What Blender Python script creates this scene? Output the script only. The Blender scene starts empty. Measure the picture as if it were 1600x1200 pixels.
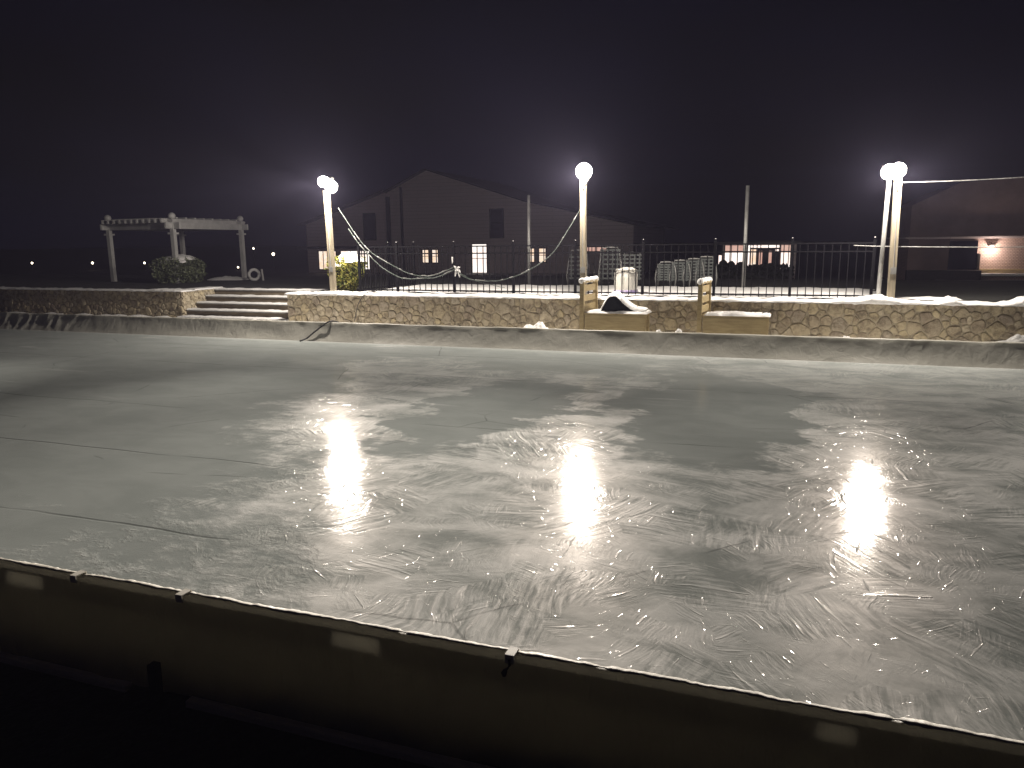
import bpy, bmesh, math, random
from mathutils import Vector, Matrix, noise
R = math.radians
SC = bpy.context.scene
COL = SC.collection
random.seed(7)

# ------------------------------------------------------------------ camera, world, exposure
F_PX, CAM_Z, YAW, ROLL = 1190.0, 2.1, R(19.8), 0.0105
PITCH = math.atan((600 - 377) / F_PX)
cd = bpy.data.cameras.new('camera'); cam = bpy.data.objects.new('camera', cd); COL.objects.link(cam)
cd.sensor_width = 36.0; cd.lens = 36.0 * F_PX / 1600.0; cd.clip_start = 0.05; cd.clip_end = 1000
fwd = Vector((-math.sin(YAW) * math.cos(PITCH), math.cos(YAW) * math.cos(PITCH), -math.sin(PITCH)))
r0 = Vector((math.cos(YAW), math.sin(YAW), 0)); u0 = r0.cross(fwd)
rr = r0 * math.cos(ROLL) - u0 * math.sin(ROLL); uu = u0 * math.cos(ROLL) + r0 * math.sin(ROLL)
mw = Matrix((rr, uu, -fwd)).transposed().to_4x4(); mw.translation = (0, 0, CAM_Z)
cam.matrix_world = mw
SC.camera = cam

w = bpy.data.worlds.new('World'); SC.world = w; w.use_nodes = True
w.node_tree.nodes['Background'].inputs[0].default_value = (0.34, 0.34, 0.85, 1)
w.node_tree.nodes['Background'].inputs[1].default_value = 0.0050
wt = w.node_tree; bg = wt.nodes['Background']
tc = wt.nodes.new('ShaderNodeTexCoord'); wn = wt.nodes.new('ShaderNodeTexNoise'); wn.inputs['Scale'].default_value = 2.2; wn.inputs['Detail'].default_value = 4
mpg = wt.nodes.new('ShaderNodeMapping'); mpg.inputs['Scale'].default_value = (1, 1, 2.2); wt.links.new(tc.outputs['Generated'], mpg.inputs[0]); wt.links.new(mpg.outputs[0], wn.inputs['Vector'])
rmp = wt.nodes.new('ShaderNodeValToRGB'); wt.links.new(wn.outputs[0], rmp.inputs[0])
rmp.color_ramp.elements[0].position = .36; rmp.color_ramp.elements[0].color = (.12, .11, .16, 1)
rmp.color_ramp.elements[1].position = .66; rmp.color_ramp.elements[1].color = (.32, .31, 1.15, 1)
wt.links.new(rmp.outputs[0], bg.inputs[0])
SC.view_settings.view_transform = 'Standard'; SC.view_settings.look = 'None'
SC.view_settings.exposure = 0.0; SC.view_settings.gamma = 1.0
SC.render.engine = 'CYCLES'
cy = SC.cycles
cy.use_denoising = True
try: cy.denoiser = 'OPENIMAGEDENOISE'
except Exception: pass
cy.max_bounces = 6; cy.diffuse_bounces = 3; cy.glossy_bounces = 3; cy.transmission_bounces = 4
cy.volume_bounces = 0; cy.transparent_max_bounces = 8
cy.sample_clamp_indirect = 4.0
cy.use_light_tree = True
LAMP_W = 760.0
SPOT_K = 9.0
BLOOM_HAZE = 0.00105

# ------------------------------------------------------------------ helpers
class MB:
    def __init__(s): s.v = []; s.f = []
    def add(s, vs, fs):
        b = len(s.v); s.v += [tuple(v) for v in vs]; s.f += [tuple(i + b for i in f) for f in fs]
    def box(s, x0, x1, y0, y1, z0, z1, M=None):
        vs = [Vector((x, y, z)) for x in (x0, x1) for y in (y0, y1) for z in (z0, z1)]
        if M is not None: vs = [M @ v for v in vs]
        s.add(vs, [(0, 1, 3, 2), (4, 6, 7, 5), (0, 4, 5, 1), (2, 3, 7, 6), (0, 2, 6, 4), (1, 5, 7, 3)])
    def bar(s, a, b, wx, wy=None, up=(0, 0, 1)):
        a = Vector(a); b = Vector(b); d = (b - a); L = d.length; d.normalize()
        upv = Vector(up)
        if abs(d.dot(upv)) > .95: upv = Vector((0, 1, 0))
        sx = d.cross(upv).normalized(); sy = sx.cross(d)
        wy = wy or wx
        M = Matrix((sx, sy, d)).transposed().to_4x4(); M.translation = a
        s.box(-wx / 2, wx / 2, -wy / 2, wy / 2, 0, L, M)
    def tube(s, pts, r, n=8, cap=True):
        pts = [Vector(p) for p in pts]; k = len(pts)
        rs = r if isinstance(r, (list, tuple)) else [r] * k
        rings = []
        for i, p in enumerate(pts):
            d = (pts[min(i + 1, k - 1)] - pts[max(i - 1, 0)]).normalized()
            upv = Vector((0, 0, 1)) if abs(d.z) < .9 else Vector((0, 1, 0))
            a = d.cross(upv).normalized(); b = a.cross(d)
            rings.append([p + (a * math.cos(t) + b * math.sin(t)) * rs[i] for t in [2 * math.pi * j / n for j in range(n)]])
        vs = [v for ring in rings for v in ring]
        fs = [(i * n + j, i * n + (j + 1) % n, (i + 1) * n + (j + 1) % n, (i + 1) * n + j) for i in range(k - 1) for j in range(n)]
        if cap: fs += [tuple(range(n)), tuple(reversed(range((k - 1) * n, k * n)))]
        s.add(vs, fs)
    def lathe(s, c, prof, n=20, sq=None):
        # prof: (r, z) list
        vs = []
        for (r, z) in prof:
            for j in range(n):
                t = 2 * math.pi * j / n
                x, y = math.cos(t), math.sin(t)
                if sq: k = (abs(x) ** sq + abs(y) ** sq) ** (-1 / sq); x, y = x * k, y * k
                vs.append((c[0] + x * r, c[1] + y * r, c[2] + z))
        k = len(prof)
        fs = [(i * n + j, i * n + (j + 1) % n, (i + 1) * n + (j + 1) % n, (i + 1) * n + j) for i in range(k - 1) for j in range(n)]
        fs += [tuple(reversed(range(n))), tuple(range((k - 1) * n, k * n))]
        s.add(vs, fs)
    def prism(s, poly, y0, y1):
        n = len(poly)
        vs = [(x, y0, z) for x, z in poly] + [(x, y1, z) for x, z in poly]
        s.add(vs, [tuple(range(n)), tuple(reversed(range(n, 2 * n)))] + [(i, (i + 1) % n + 0, (i + 1) % n + n, i + n) for i in range(n)])
    def build(s, name, mat, parent=None, smooth=False, loc=None, bevel=0):
        me = bpy.data.meshes.new(name)
        vs = s.v
        if loc is not None: vs = [(v[0] - loc[0], v[1] - loc[1], v[2] - loc[2]) for v in vs]
        me.from_pydata(vs, [], s.f)
        bm = bmesh.new(); bm.from_mesh(me); bmesh.ops.recalc_face_normals(bm, faces=bm.faces)
        if bevel:
            bmesh.ops.bevel(bm, geom=list(bm.edges), offset=bevel, segments=2, affect='EDGES', clamp_overlap=True)
        bm.to_mesh(me); bm.free()
        if smooth: me.polygons.foreach_set('use_smooth', [True] * len(me.polygons))
        me.materials.append(mat)
        o = bpy.data.objects.new(name, me); COL.objects.link(o)
        if loc is not None and parent is None: o.location = loc
        if parent is not None: o.parent = parent
        return o

def tag(o, label=None, cat=None, group=None, kind=None):
    if label: o['label'] = label
    if cat: o['category'] = cat
    if group: o['group'] = group
    if kind: o['kind'] = kind
    return o
def empty(name, label, cat, loc=(0, 0, 0), rz=0, group=None):
    o = bpy.data.objects.new(name, None); COL.objects.link(o); o.location = loc; o.rotation_euler = (0, 0, rz)
    o.empty_display_size = .1
    return tag(o, label, cat, group)
def copy_tree(o, parent=None):
    c = o.copy(); COL.objects.link(c); c.parent = parent
    for ch in list(o.children): copy_tree(ch, c)
    return c
def fbm(x, y, z=0, o=4):
    return noise.fractal(Vector((x, y, z)), 1.0, 2.0, o)

# ------------------------------------------------------------------ materials
class NT:
    def __init__(s, name):
        s.m = bpy.data.materials.new(name); s.m.use_nodes = True
        s.t = s.m.node_tree; s.p = s.t.nodes['Principled BSDF']; s.out = s.t.nodes['Material Output']
        s.geo = s.n('ShaderNodeNewGeometry')
    def n(s, k, **kw):
        nd = s.t.nodes.new(k)
        for a, b in kw.items(): setattr(nd, a, b)
        return nd
    def L(s, a, b): s.t.links.new(a, b)
    def put(s, sock, v):
        if hasattr(v, 'is_output') or hasattr(v, 'links'): s.L(v, sock)
        else: sock.default_value = v
    def math(s, op, a, b=0.0, c=0.0, clamp=False):
        nd = s.n('ShaderNodeMath', operation=op); nd.use_clamp = clamp
        s.put(nd.inputs[0], a); s.put(nd.inputs[1], b); s.put(nd.inputs[2], c); return nd.outputs[0]
    def vmath(s, op, a, b=(0, 0, 0)):
        nd = s.n('ShaderNodeVectorMath', operation=op); s.put(nd.inputs[0], a)
        if op == 'SCALE': s.put(nd.inputs[3], b)
        else: s.put(nd.inputs[1], b)
        return nd.outputs[0]
    def noise(s, vec, scale, detail=4, rough=.5, dist=0, out=0):
        nd = s.n('ShaderNodeTexNoise'); s.put(nd.inputs['Vector'], vec)
        nd.inputs['Scale'].default_value = scale; nd.inputs['Detail'].default_value = detail
        nd.inputs['Roughness'].default_value = rough; nd.inputs['Distortion'].default_value = dist
        return nd.outputs[out]
    def ss(s, v, a, b, lo=0., hi=1.):
        nd = s.n('ShaderNodeMapRange', interpolation_type='SMOOTHSTEP'); s.put(nd.inputs[0], v)
        nd.inputs[1].default_value = a; nd.inputs[2].default_value = b; nd.inputs[3].default_value = lo; nd.inputs[4].default_value = hi
        return nd.outputs[0]
    def mix(s, f, a, b):
        nd = s.n('ShaderNodeMix', data_type='RGBA'); s.put(nd.inputs[0], f); s.put(nd.inputs[6], a); s.put(nd.inputs[7], b); return nd.outputs[2]
    def bump(s, h, dist, strength=1.0, normal=None):
        nd = s.n('ShaderNodeBump'); s.put(nd.inputs['Height'], h); nd.inputs['Distance'].default_value = dist
        nd.inputs['Strength'].default_value = strength
        if normal is not None: s.L(normal, nd.inputs['Normal'])
        return nd.outputs[0]
    def pos(s): return s.geo.outputs['Position']

def mat(name, c1, c2=None, scale=8, rough=.6, metal=0, bump=0, bscale=None, spec=.5, detail=5, stretch=None, rvar=.1):
    t = NT(name); v = t.n('ShaderNodeTexCoord').outputs['Object']
    if stretch:
        v = t.vmath('MULTIPLY', v, stretch)
    c2 = c2 or tuple(c * .75 for c in c1)
    n = t.noise(v, scale, detail, .6)
    f = t.ss(n, .3, .7)
    t.L(t.mix(f, (*c1, 1), (*c2, 1)), t.p.inputs['Base Color'])
    n2 = t.noise(v, scale * 2.3, 3)
    t.L(t.ss(n2, .2, .8, max(0, rough - rvar), min(1, rough + rvar)), t.p.inputs['Roughness'])
    t.p.inputs['Metallic'].default_value = metal
    t.p.inputs['Specular IOR Level'].default_value = spec
    if bump: t.L(t.bump(t.noise(v, bscale or scale * 3, 4), bump), t.p.inputs['Normal'])
    return t.m
def emat(name, c, s, c2=None, scale=2.0, stretch=(1, 1, 1)):
    t = NT(name); t.p.inputs['Base Color'].default_value = (.05, .05, .05, 1)
    v = t.vmath('MULTIPLY', t.n('ShaderNodeTexCoord').outputs['Object'], stretch)
    n = t.ss(t.noise(v, scale, 2), .35, .65)
    t.L(t.mix(n, (*c, 1), (*(c2 or c), 1)), t.p.inputs['Emission Color']); t.p.inputs['Emission Strength'].default_value = s
    return t.m

M = {}
M['snow'] = mat('snow', (.87, .86, .85), (.78, .78, .77), 5, .8, bump=.02, bscale=14, spec=.3)
M['old_snow'] = mat('old_snow', (.36, .36, .35), (.20, .20, .19), 6, .8, bump=.03, bscale=10, spec=.3)
M['pole_wood'] = mat('pole_wood', (.26, .225, .16), (.17, .145, .10), 3, .75, bump=.002, stretch=(6, 6, .6))
M['pine'] = mat('pine', (.46, .37, .20), (.33, .255, .13), 4, .65, bump=.002, stretch=(.8, 6, 6))
M['grey_metal'] = mat('grey_metal', (.35, .35, .34), (.24, .24, .23), 6, .5, metal=.6)
M['black_metal'] = mat('black_metal', (.006, .006, .008), (.004, .004, .005), 20, .7, spec=.1)
M['dark_plastic'] = mat('dark_plastic', (.02, .02, .022), (.03, .03, .03), 15, .5)
M['rubber'] = mat('rubber', (.02, .02, .02), (.03, .03, .03), 15, .6)
M['cord_green'] = mat('cord_green', (.04, .06, .045), (.12, .14, .13), 9, .6)
M['white_plastic'] = mat('white_plastic', (.78, .76, .70), (.70, .68, .62), 5, .45)
M['purple_print'] = mat('purple_print', (.33, .25, .55), (.60, .55, .65), 14, .5)
M['pergola_white'] = mat('pergola_white', (.46, .46, .45), (.36, .36, .35), 3, .55)
M['cushion'] = mat('cushion', (.012, .016, .020), (.02, .025, .03), 8, .8, bump=.01)
M['strap'] = mat('strap', (.07, .08, .075), (.045, .05, .05), 12, .6)
M['chair_frame'] = mat('chair_frame', (.20, .20, .19), (.12, .12, .12), 9, .4, metal=.4)
M['siding'] = mat('siding', (.80, .70, .69), (.73, .65, .64), 1.2, .8, bump=.004, bscale=8)
M['siding_flare'] = mat('siding_flare', (.88, .74, .76), (.82, .70, .72), 1.2, .8, bump=.004, bscale=8)
def shingle(name, c1, c2, bw=.14, rh=.07, ms=.012, mk=.5):
    t = NT(name); br = t.n('ShaderNodeTexBrick'); tc = t.vmath('ADD', t.pos(), (0, 0, 0))
    sep = t.n('ShaderNodeSeparateXYZ'); t.L(tc, sep.inputs[0]); cb = t.n('ShaderNodeCombineXYZ'); t.L(sep.outputs[0], cb.inputs[0]); t.L(sep.outputs[2], cb.inputs[1])
    t.L(cb.outputs[0], br.inputs['Vector']); br.inputs['Scale'].default_value = 1.0; br.inputs['Brick Width'].default_value = bw; br.inputs['Row Height'].default_value = rh; br.inputs['Mortar Size'].default_value = ms
    br.inputs['Color1'].default_value = (*c1, 1); br.inputs['Color2'].default_value = (*c2, 1); br.inputs['Mortar'].default_value = tuple(x * mk for x in c1) + (1,)
    t.L(br.outputs['Color'], t.p.inputs['Base Color']); t.p.inputs['Roughness'].default_value = .8; t.L(t.bump(br.outputs['Fac'], -.01), t.p.inputs['Normal']); return t.m
M['siding'] = shingle('siding', (.80, .70, .69), (.77, .675, .67), 3.6, .26, .02, .8)
M['siding_flare'] = shingle('siding_flare', (.86, .73, .75), (.84, .71, .73), 3.6, .26, .02, .8)  # wing's copy of the siding, paler and mauve with lamp flare in its colour
M['roof'] = mat('roof', (.06, .06, .065), (.04, .04, .045), 4, .9, bump=.01)
M['dark_glass'] = mat('dark_glass', (.010, .010, .018), (.014, .014, .022), 2, .12, spec=.6)
M['frame_dark'] = mat('frame_dark', (.03, .028, .028), (.04, .038, .035), 6, .6)
M['hedge_dark'] = mat('hedge_dark', (.015, .018, .013), (.03, .035, .022), 20, .8)
M['lit_warm'] = emat('lit_warm', (1.0, .70, .48), 1.15, (1.0, .84, .70), 2.5)
M['lit_white'] = emat('lit_white', (1.0, .80, .70), 1.5, (1.0, .93, .86), 1.2)
M['lit_pink'] = emat('lit_pink', (.85, .48, .38), .75, (.95, .62, .50), 1.5)
M['bulb'] = emat('bulb', (1.0, .86, .62), 10.0)
LAMP_C = (1.0, .90, .79)
t = NT('bloom_globe'); t.t.nodes.remove(t.p)       # clear glowing ball sized to the lamp's bloom; the lamp's light passes through
gem = t.n('ShaderNodeEmission'); gem.inputs[0].default_value = (*LAMP_C, 1); gem.inputs[1].default_value = 30.0
gtr = t.n('ShaderNodeBsdfTransparent'); gad = t.n('ShaderNodeAddShader'); t.L(gem.outputs[0], gad.inputs[0]); t.L(gtr.outputs[0], gad.inputs[1]); t.L(gad.outputs[0], t.out.inputs[0])
M['bloom_globe'] = t.m
M['tape_tan'] = mat('tape_tan', (.60, .50, .37), (.50, .42, .31), 12, .7)
M['tape_white'] = mat('tape_white', (.78, .75, .66), (.66, .63, .55), 12, .6)
M['hem'] = mat('hem', (.66, .63, .55), (.34, .32, .27), 5, .6)
M['wood_old'] = mat('wood_old', (.22, .18, .12), (.14, .11, .07), 4, .8, bump=.002, stretch=(.7, 6, 6))
M['lumber_dim'] = mat('lumber_dim', (.80, .74, .58), (.62, .56, .42), 4, .8, bump=.002, stretch=(.7, 6, 6))

def leaf_mat(name, a, b):
    t = NT(name)
    f = t.geo.outputs['Random Per Island']
    t.L(t.mix(f, (*a, 1), (*b, 1)), t.p.inputs['Base Color']); t.p.inputs['Roughness'].default_value = .5
    return t.m
M['leaf_yellow'] = leaf_mat('leaf_yellow', (.16, .21, .04), (.50, .44, .10))
M['leaf_dark'] = leaf_mat('leaf_dark', (.07, .09, .05), (.15, .17, .09))
M['bark'] = mat('bark', (.16, .13, .09), (.10, .08, .05), 20, .9, bump=.003)

def stone_mat(name, k):
    t = NT(name)
    rnd = t.geo.outputs['Random Per Island']
    ramp = t.n('ShaderNodeValToRGB'); t.L(rnd, ramp.inputs[0])
    cols = [(.38, .325, .22), (.33, .28, .19), (.42, .37, .27), (.30, .255, .185), (.40, .34, .215), (.27, .225, .17), (.36, .32, .245)]
    e = ramp.color_ramp.elements
    while len(e) < len(cols): e.new(.5)
    for i, c in enumerate(cols): e[i].position = i / (len(cols) - 1); e[i].color = (*[x * k for x in c], 1)
    n = t.noise(t.pos(), 9, 6, .65); sp = t.noise(t.pos(), 40, 3, .6)
    dark = t.mix(t.ss(n, .40, .72), ramp.outputs[0], (.13 * k, .105 * k, .07 * k, 1))
    lite = t.mix(t.math('MULTIPLY', t.ss(sp, .55, .75), .35), dark, (.48 * k, .44 * k, .33 * k, 1))
    t.L(lite, t.p.inputs['Base Color']); t.p.inputs['Roughness'].default_value = .85
    t.L(t.bump(t.noise(t.pos(), 22, 6, .7), .02), t.p.inputs['Normal'])
    return t.m
M['stone'] = stone_mat('stone', 1.3)
M['mortar'] = mat('mortar', (.42, .37, .27), (.30, .26, .185), 25, .95, bump=.006)

# ------------------------------------------------------------------ ice
def ice_material():
    t = NT('ice'); P = t.pos()
    xyz = t.n('ShaderNodeSeparateXYZ'); t.L(P, xyz.inputs[0]); X, Y = xyz.outputs[0], xyz.outputs[1]
    warp = t.n('ShaderNodeTexNoise'); t.L(P, warp.inputs['Vector']); warp.inputs['Scale'].default_value = 1.6; warp.inputs['Detail'].default_value = 3
    wv = t.vmath('SCALE', t.vmath('SUBTRACT', warp.outputs['Color'], (.5, .5, .5)), .16)
    PW = t.vmath('ADD', P, wv)
    def feather(scale, seed, sx=1.6, sy=14., det=3):
        v = t.vmath('ADD', t.vmath('SCALE', PW, scale), (seed, seed * 1.7, 0))
        vo = t.n('ShaderNodeTexVoronoi', feature='F1', voronoi_dimensions='2D'); t.L(v, vo.inputs['Vector']); vo.inputs['Scale'].default_value = 1.0
        loc = t.vmath('SUBTRACT', v, vo.outputs['Position'])
        sc = t.n('ShaderNodeSeparateColor'); t.L(vo.outputs['Color'], sc.inputs[0])
        rot = t.n('ShaderNodeVectorRotate', rotation_type='Z_AXIS'); t.L(loc, rot.inputs['Vector'])
        # orientations cluster around the rink's long axis
        ang = t.math('MULTIPLY', t.math('SUBTRACT', sc.outputs[0], .5), 4.6); t.L(ang, rot.inputs['Angle'])
        st = t.vmath('MULTIPLY', rot.outputs[0], (sx, sy, 0))
        off = t.n('ShaderNodeCombineXYZ'); t.L(t.math('MULTIPLY', sc.outputs[1], 60.), off.inputs[2])
        h = t.noise(t.vmath('ADD', st, off.outputs[0]), 1.0, det, .55, .1)
        sep = t.n('ShaderNodeSeparateXYZ'); t.L(rot.outputs[0], sep.inputs[0])
        # one main needle along the middle of each cell, tapering
        wid = t.math('MULTIPLY', t.math('SUBTRACT', .48, t.math('ABSOLUTE', sep.outputs[0]), clamp=True), .12)
        nd = t.math('SUBTRACT', 1.0, t.math('DIVIDE', t.math('ABSOLUTE', sep.outputs[1]), t.math('MAXIMUM', wid, .001)), clamp=True)
        nd = t.math('MULTIPLY', nd, t.math('GREATER_THAN', sc.outputs[2], .45))
        h = t.math('MULTIPLY', t.math('SUBTRACT', h, .5), t.ss(sc.outputs[2], .25, .8, .15, 1.0))
        h = t.math('ADD', h, .5)
        return h, nd, sc.outputs[2]
    # where the surface froze rough
    big = t.noise(P, .38, 4, .55, .4)
    x0 = t.math('ADD', t.math('MULTIPLY', Y, -.33), -2.6)
    m0 = t.math('ADD', t.math('MULTIPLY', t.math('SUBTRACT', X, x0), .26), .5)
    m0 = t.math('MINIMUM', m0, 1.05)
    m0 = t.math('ADD', m0, t.math('MULTIPLY', t.math('SUBTRACT', big, .5), 1.3))
    # smooth tongue near (-1..0.3, 8..11) and (-3, 8.5)
    wob1 = t.math('MULTIPLY', t.math('SUBTRACT', t.noise(P, .8, 4, .6), .5), 3.4)
    wob2 = t.math('MULTIPLY', t.math('SUBTRACT', t.noise(P, 2.3, 3, .6), .5), 1.2)
    Xw = t.math('ADD', t.math('ADD', X, wob1), wob2)
    def blob(cx, cy, rx, ry, amt):
        dx = t.math('DIVIDE', t.math('SUBTRACT', Xw, cx), rx); dy = t.math('DIVIDE', t.math('SUBTRACT', Y, cy), ry)
        d = t.math('ADD', t.math('MULTIPLY', dx, dx), t.math('MULTIPLY', dy, dy))
        return t.math('MULTIPLY', t.ss(d, 0., 1.3, 1., 0.), amt)
    for b in [(-.75, 9.6, 1.5, 3.0, -1.3), (-3.45, 8.8, 1.1, 2.6, -1.1), (-4.2, 13.0, 3.6, 2.0, -.8), (-11.5, 9., 4.5, 9., -1.2), (2.3, 8., 2., 5., .3), (-6.2, 11.6, 1.2, 1.6, .7), (-5.4, 8.2, 1.2, 2., .3)]:
        m0 = t.math('ADD', m0, blob(*b))
    edge_n = t.noise(t.vmath('MULTIPLY', PW, (1, 1.5, 1)), 2.2, 6, .75)
    m1 = t.math('ADD', m0, t.math('MULTIPLY', t.math('SUBTRACT', edge_n, .5), 1.3))
    frost = t.ss(m1, .30, .74)
    hA, nA, rA = feather(1.9, 3.1); hB, nB, rB = feather(4.6, 17.3); hC, nC, rC = feather(10.5, 41.7, 1.3, 8., 2)
    hh = t.math('ADD', t.math('MULTIPLY', hA, 1.0), t.math('MULTIPLY', hB, .50))
    hh = t.math('ADD', hh, t.math('MULTIPLY', hC, .22))
    hh = t.math('ADD', hh, t.math('MULTIPLY', nA, .50)); hh = t.math('ADD', hh, t.math('MULTIPLY', nB, .30)); hh = t.math('ADD', hh, t.math('MULTIPLY', nC, .12))
    calm = t.ss(t.noise(P, .9, 3, .5), .35, .65, .35, 1.0)
    H1 = t.math('MULTIPLY', t.math('MULTIPLY', hh, frost), calm)
    fine = t.math('MULTIPLY', t.noise(t.vmath('MULTIPLY', P, (1, 1.5, 1)), 7, 3, .5), .05)
    H1 = t.math('ADD', H1, fine)
    # sheet seams under the ice, straight along the rink
    seam = None
    for y0, x1 in [(7.72, -5.6), (5.84, -4.2), (4.2, -3.0), (10.85, 3.), (7.83, .3), (2.9, -3.5), (12.9, 0.)]:
        wob = t.math('MULTIPLY', t.math('SUBTRACT', t.noise(P, .7, 2), .5), .22)
        d = t.math('ABSOLUTE', t.math('SUBTRACT', t.math('ADD', Y, wob), y0))
        l = t.ss(d, .004, .022, 1., 0.)
        l = t.math('MULTIPLY', l, t.ss(X, x1 - .6, x1 + .3, 1., 0.))
        if y0 == 7.83: l = t.math('MULTIPLY', l, t.ss(X, -4.2, -3.6, 0., 1.))
        l = t.math('MULTIPLY', l, t.ss(t.noise(P, .55, 3), .38, .55))
        seam = l if seam is None else t.math('MAXIMUM', seam, l)
    # long pale skate-brush arcs
    sv = t.vmath('MULTIPLY', PW, (.33, 2.1, 1)); arcn = t.noise(sv, 1.0, 5, .6, .6)
    arc = t.math('MULTIPLY', t.ss(arcn, .60, .72), t.ss(t.noise(P, .5, 2), .42, .6))
    arc = t.math('MULTIPLY', arc, t.ss(Y, 6.5, 9.0))
    # thin hairline cracks
    vc = t.n('ShaderNodeTexVoronoi', feature='DISTANCE_TO_EDGE', voronoi_dimensions='2D'); t.L(PW, vc.inputs['Vector']); vc.inputs['Scale'].default_value = .33
    hair = t.math('MULTIPLY', t.ss(vc.outputs['Distance'], .0012, .005, 1., 0.), t.ss(t.noise(P, .9, 2), .5, .58))
    # body colour: grey green, cloudier where frosted
    cl = t.noise(t.vmath('MULTIPLY', PW, (1., 1.6, 1.)), 1.1, 6, .65, .4)
    smooth_c = t.mix(t.ss(cl, .3, .7), (.26, .285, .275, 1), (.31, .335, .325, 1))
    fr_c = t.mix(t.ss(t.math('ADD', t.math('MULTIPLY', cl, .55), t.math('ADD', t.math('MULTIPLY', hA, .28), t.math('MULTIPLY', hB, .17))), .40, .60), (.30, .325, .312, 1), (.74, .75, .73, 1))
    base = t.mix(t.math('MULTIPLY', frost, t.ss(Y, 7.5, 12.0, .9, .35)), smooth_c, fr_c)
    needle = t.math('MAXIMUM', t.math('MULTIPLY', nA, .6), t.math('MULTIPLY', nB, .5))
    base = t.mix(t.math('MULTIPLY', t.math('MULTIPLY', needle, frost), .55), base, (.66, .67, .65, 1))
    base = t.mix(t.math('MULTIPLY', arc, .4), base, (.66, .67, .65, 1))
    base = t.mix(t.math('MULTIPLY', seam, .55), base, (.08, .09, .085, 1))
    base = t.mix(t.math('MULTIPLY', hair, .5), base, (.09, .10, .10, 1))
    # white rime where ice meets the far liner
    rim = t.math('MULTIPLY', t.ss(Y, 13.7, 14.1), .3)
    base = t.mix(rim, base, (.47, .49, .47, 1))
    nb_ = t.bump(t.math('SUBTRACT', H1, t.math('MULTIPLY', seam, .4)), .0062, 1.0)
    ndl = t.math('MULTIPLY', t.math('MULTIPLY', t.math('MAXIMUM', nB, nC), frost), calm)
    nc_ = t.bump(t.math('ADD', H1, t.math('MULTIPLY', ndl, .35)), .0024, 1.0)
    df = t.n('ShaderNodeBsdfDiffuse'); t.L(base, df.inputs[0]); t.L(nb_, df.inputs['Normal'])
    g1 = t.n('ShaderNodeBsdfGlossy', distribution='BECKMANN'); g1.inputs[0].default_value = (.95, .95, .95, 1)
    t.L(t.math('ADD', t.math('MULTIPLY', frost, .020), .104), g1.inputs['Roughness']); t.L(nc_, g1.inputs['Normal'])
    g2 = t.n('ShaderNodeBsdfGlossy', distribution='BECKMANN'); g2.inputs[0].default_value = (.95, .88, .84, 1)
    t.L(t.math('ADD', t.math('MULTIPLY', t.noise(PW, 5, 3), .12), .35), g2.inputs['Roughness']); t.L(nb_, g2.inputs['Normal'])
    fr = t.n('ShaderNodeFresnel'); fr.inputs[0].default_value = 1.31; t.L(nc_, fr.inputs['Normal'])
    m_a = t.n('ShaderNodeMixShader'); t.L(t.math('MULTIPLY', fr.outputs[0], .20), m_a.inputs[0]); t.L(df.outputs[0], m_a.inputs[1]); t.L(g1.outputs[0], m_a.inputs[2])
    m_b = t.n('ShaderNodeMixShader'); pat = t.ss(t.math('ADD', t.math('MULTIPLY', hA, .5), t.math('ADD', t.math('MULTIPLY', hB, .35), t.math('MULTIPLY', t.noise(t.vmath('MULTIPLY', PW, (.8, 1.5, 1)), 1.6, 6, .65), .5))), .52, .80, .25, 1.5)
    t.L(t.math('ADD', t.math('MULTIPLY', t.math('MULTIPLY', frost, pat), t.ss(Y, 5.5, 10.0, .015, .0035)), .001), m_b.inputs[0]); t.L(m_a.outputs[0], m_b.inputs[1]); t.L(g2.outputs[0], m_b.inputs[2])
    gm = t.n('ShaderNodeBsdfGlossy', distribution='BECKMANN'); gm.inputs[0].default_value = (.95, .90, .86, 1); gm.inputs['Roughness'].default_value = .205
    t.L(nc_, gm.inputs['Normal'])
    m_c = t.n('ShaderNodeMixShader'); t.L(t.math('ADD', t.math('MULTIPLY', frost, .005), .0025), m_c.inputs[0]); t.L(m_b.outputs[0], m_c.inputs[1]); t.L(gm.outputs[0], m_c.inputs[2])
    t.L(m_c.outputs[0], t.out.inputs[0])
    return t.m
M['ice'] = ice_material()

def liner_material(name, c, c2, trans, bd=.05):
    t = NT(name); P = t.pos()
    n = t.noise(t.vmath('MULTIPLY', P, (1.2, 1.2, 2.)), 1.3, 5, .6, .5)
    t.L(t.mix(t.ss(n, .3, .7), (*c, 1), (*c2, 1)), t.p.inputs['Base Color'])
    t.p.inputs['Roughness'].default_value = .42
    b = t.noise(t.vmath('MULTIPLY', P, (3., 3., 1.)), 2.2, 5, .6, .8)
    t.L(t.bump(b, bd, .8), t.p.inputs['Normal'])
    tr = t.n('ShaderNodeBsdfTranslucent'); tr.inputs[0].default_value = (*c, 1)
    mx = t.n('ShaderNodeMixShader'); mx.inputs[0].default_value = trans
    t.L(t.p.outputs[0], mx.inputs[1]); t.L(tr.outputs[0], mx.inputs[2]); t.L(mx.outputs[0], t.out.inputs[0])
    return t.m
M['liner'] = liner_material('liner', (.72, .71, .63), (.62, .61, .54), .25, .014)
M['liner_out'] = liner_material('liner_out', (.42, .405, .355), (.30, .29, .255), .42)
M['panel'] = liner_material('panel', (.72, .70, .63), (.34, .33, .29), .50)
M['dark_ground'] = mat('dark_ground', (.030, .030, .026), (.018, .019, .017), 3, .95, bump=.02, bscale=20)

# ------------------------------------------------------------------ the setting: ground, terrace, ice
def sstep(a, b, x):
    t_ = max(0., min(1., (x - a) / (b - a))); return t_ * t_ * (3 - 2 * t_)
def ground_z(x, y):
    if y < 2.6: return -.17 + .012 * fbm(x * 2, y * 2)
    return -.06
g = MB()
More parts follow.
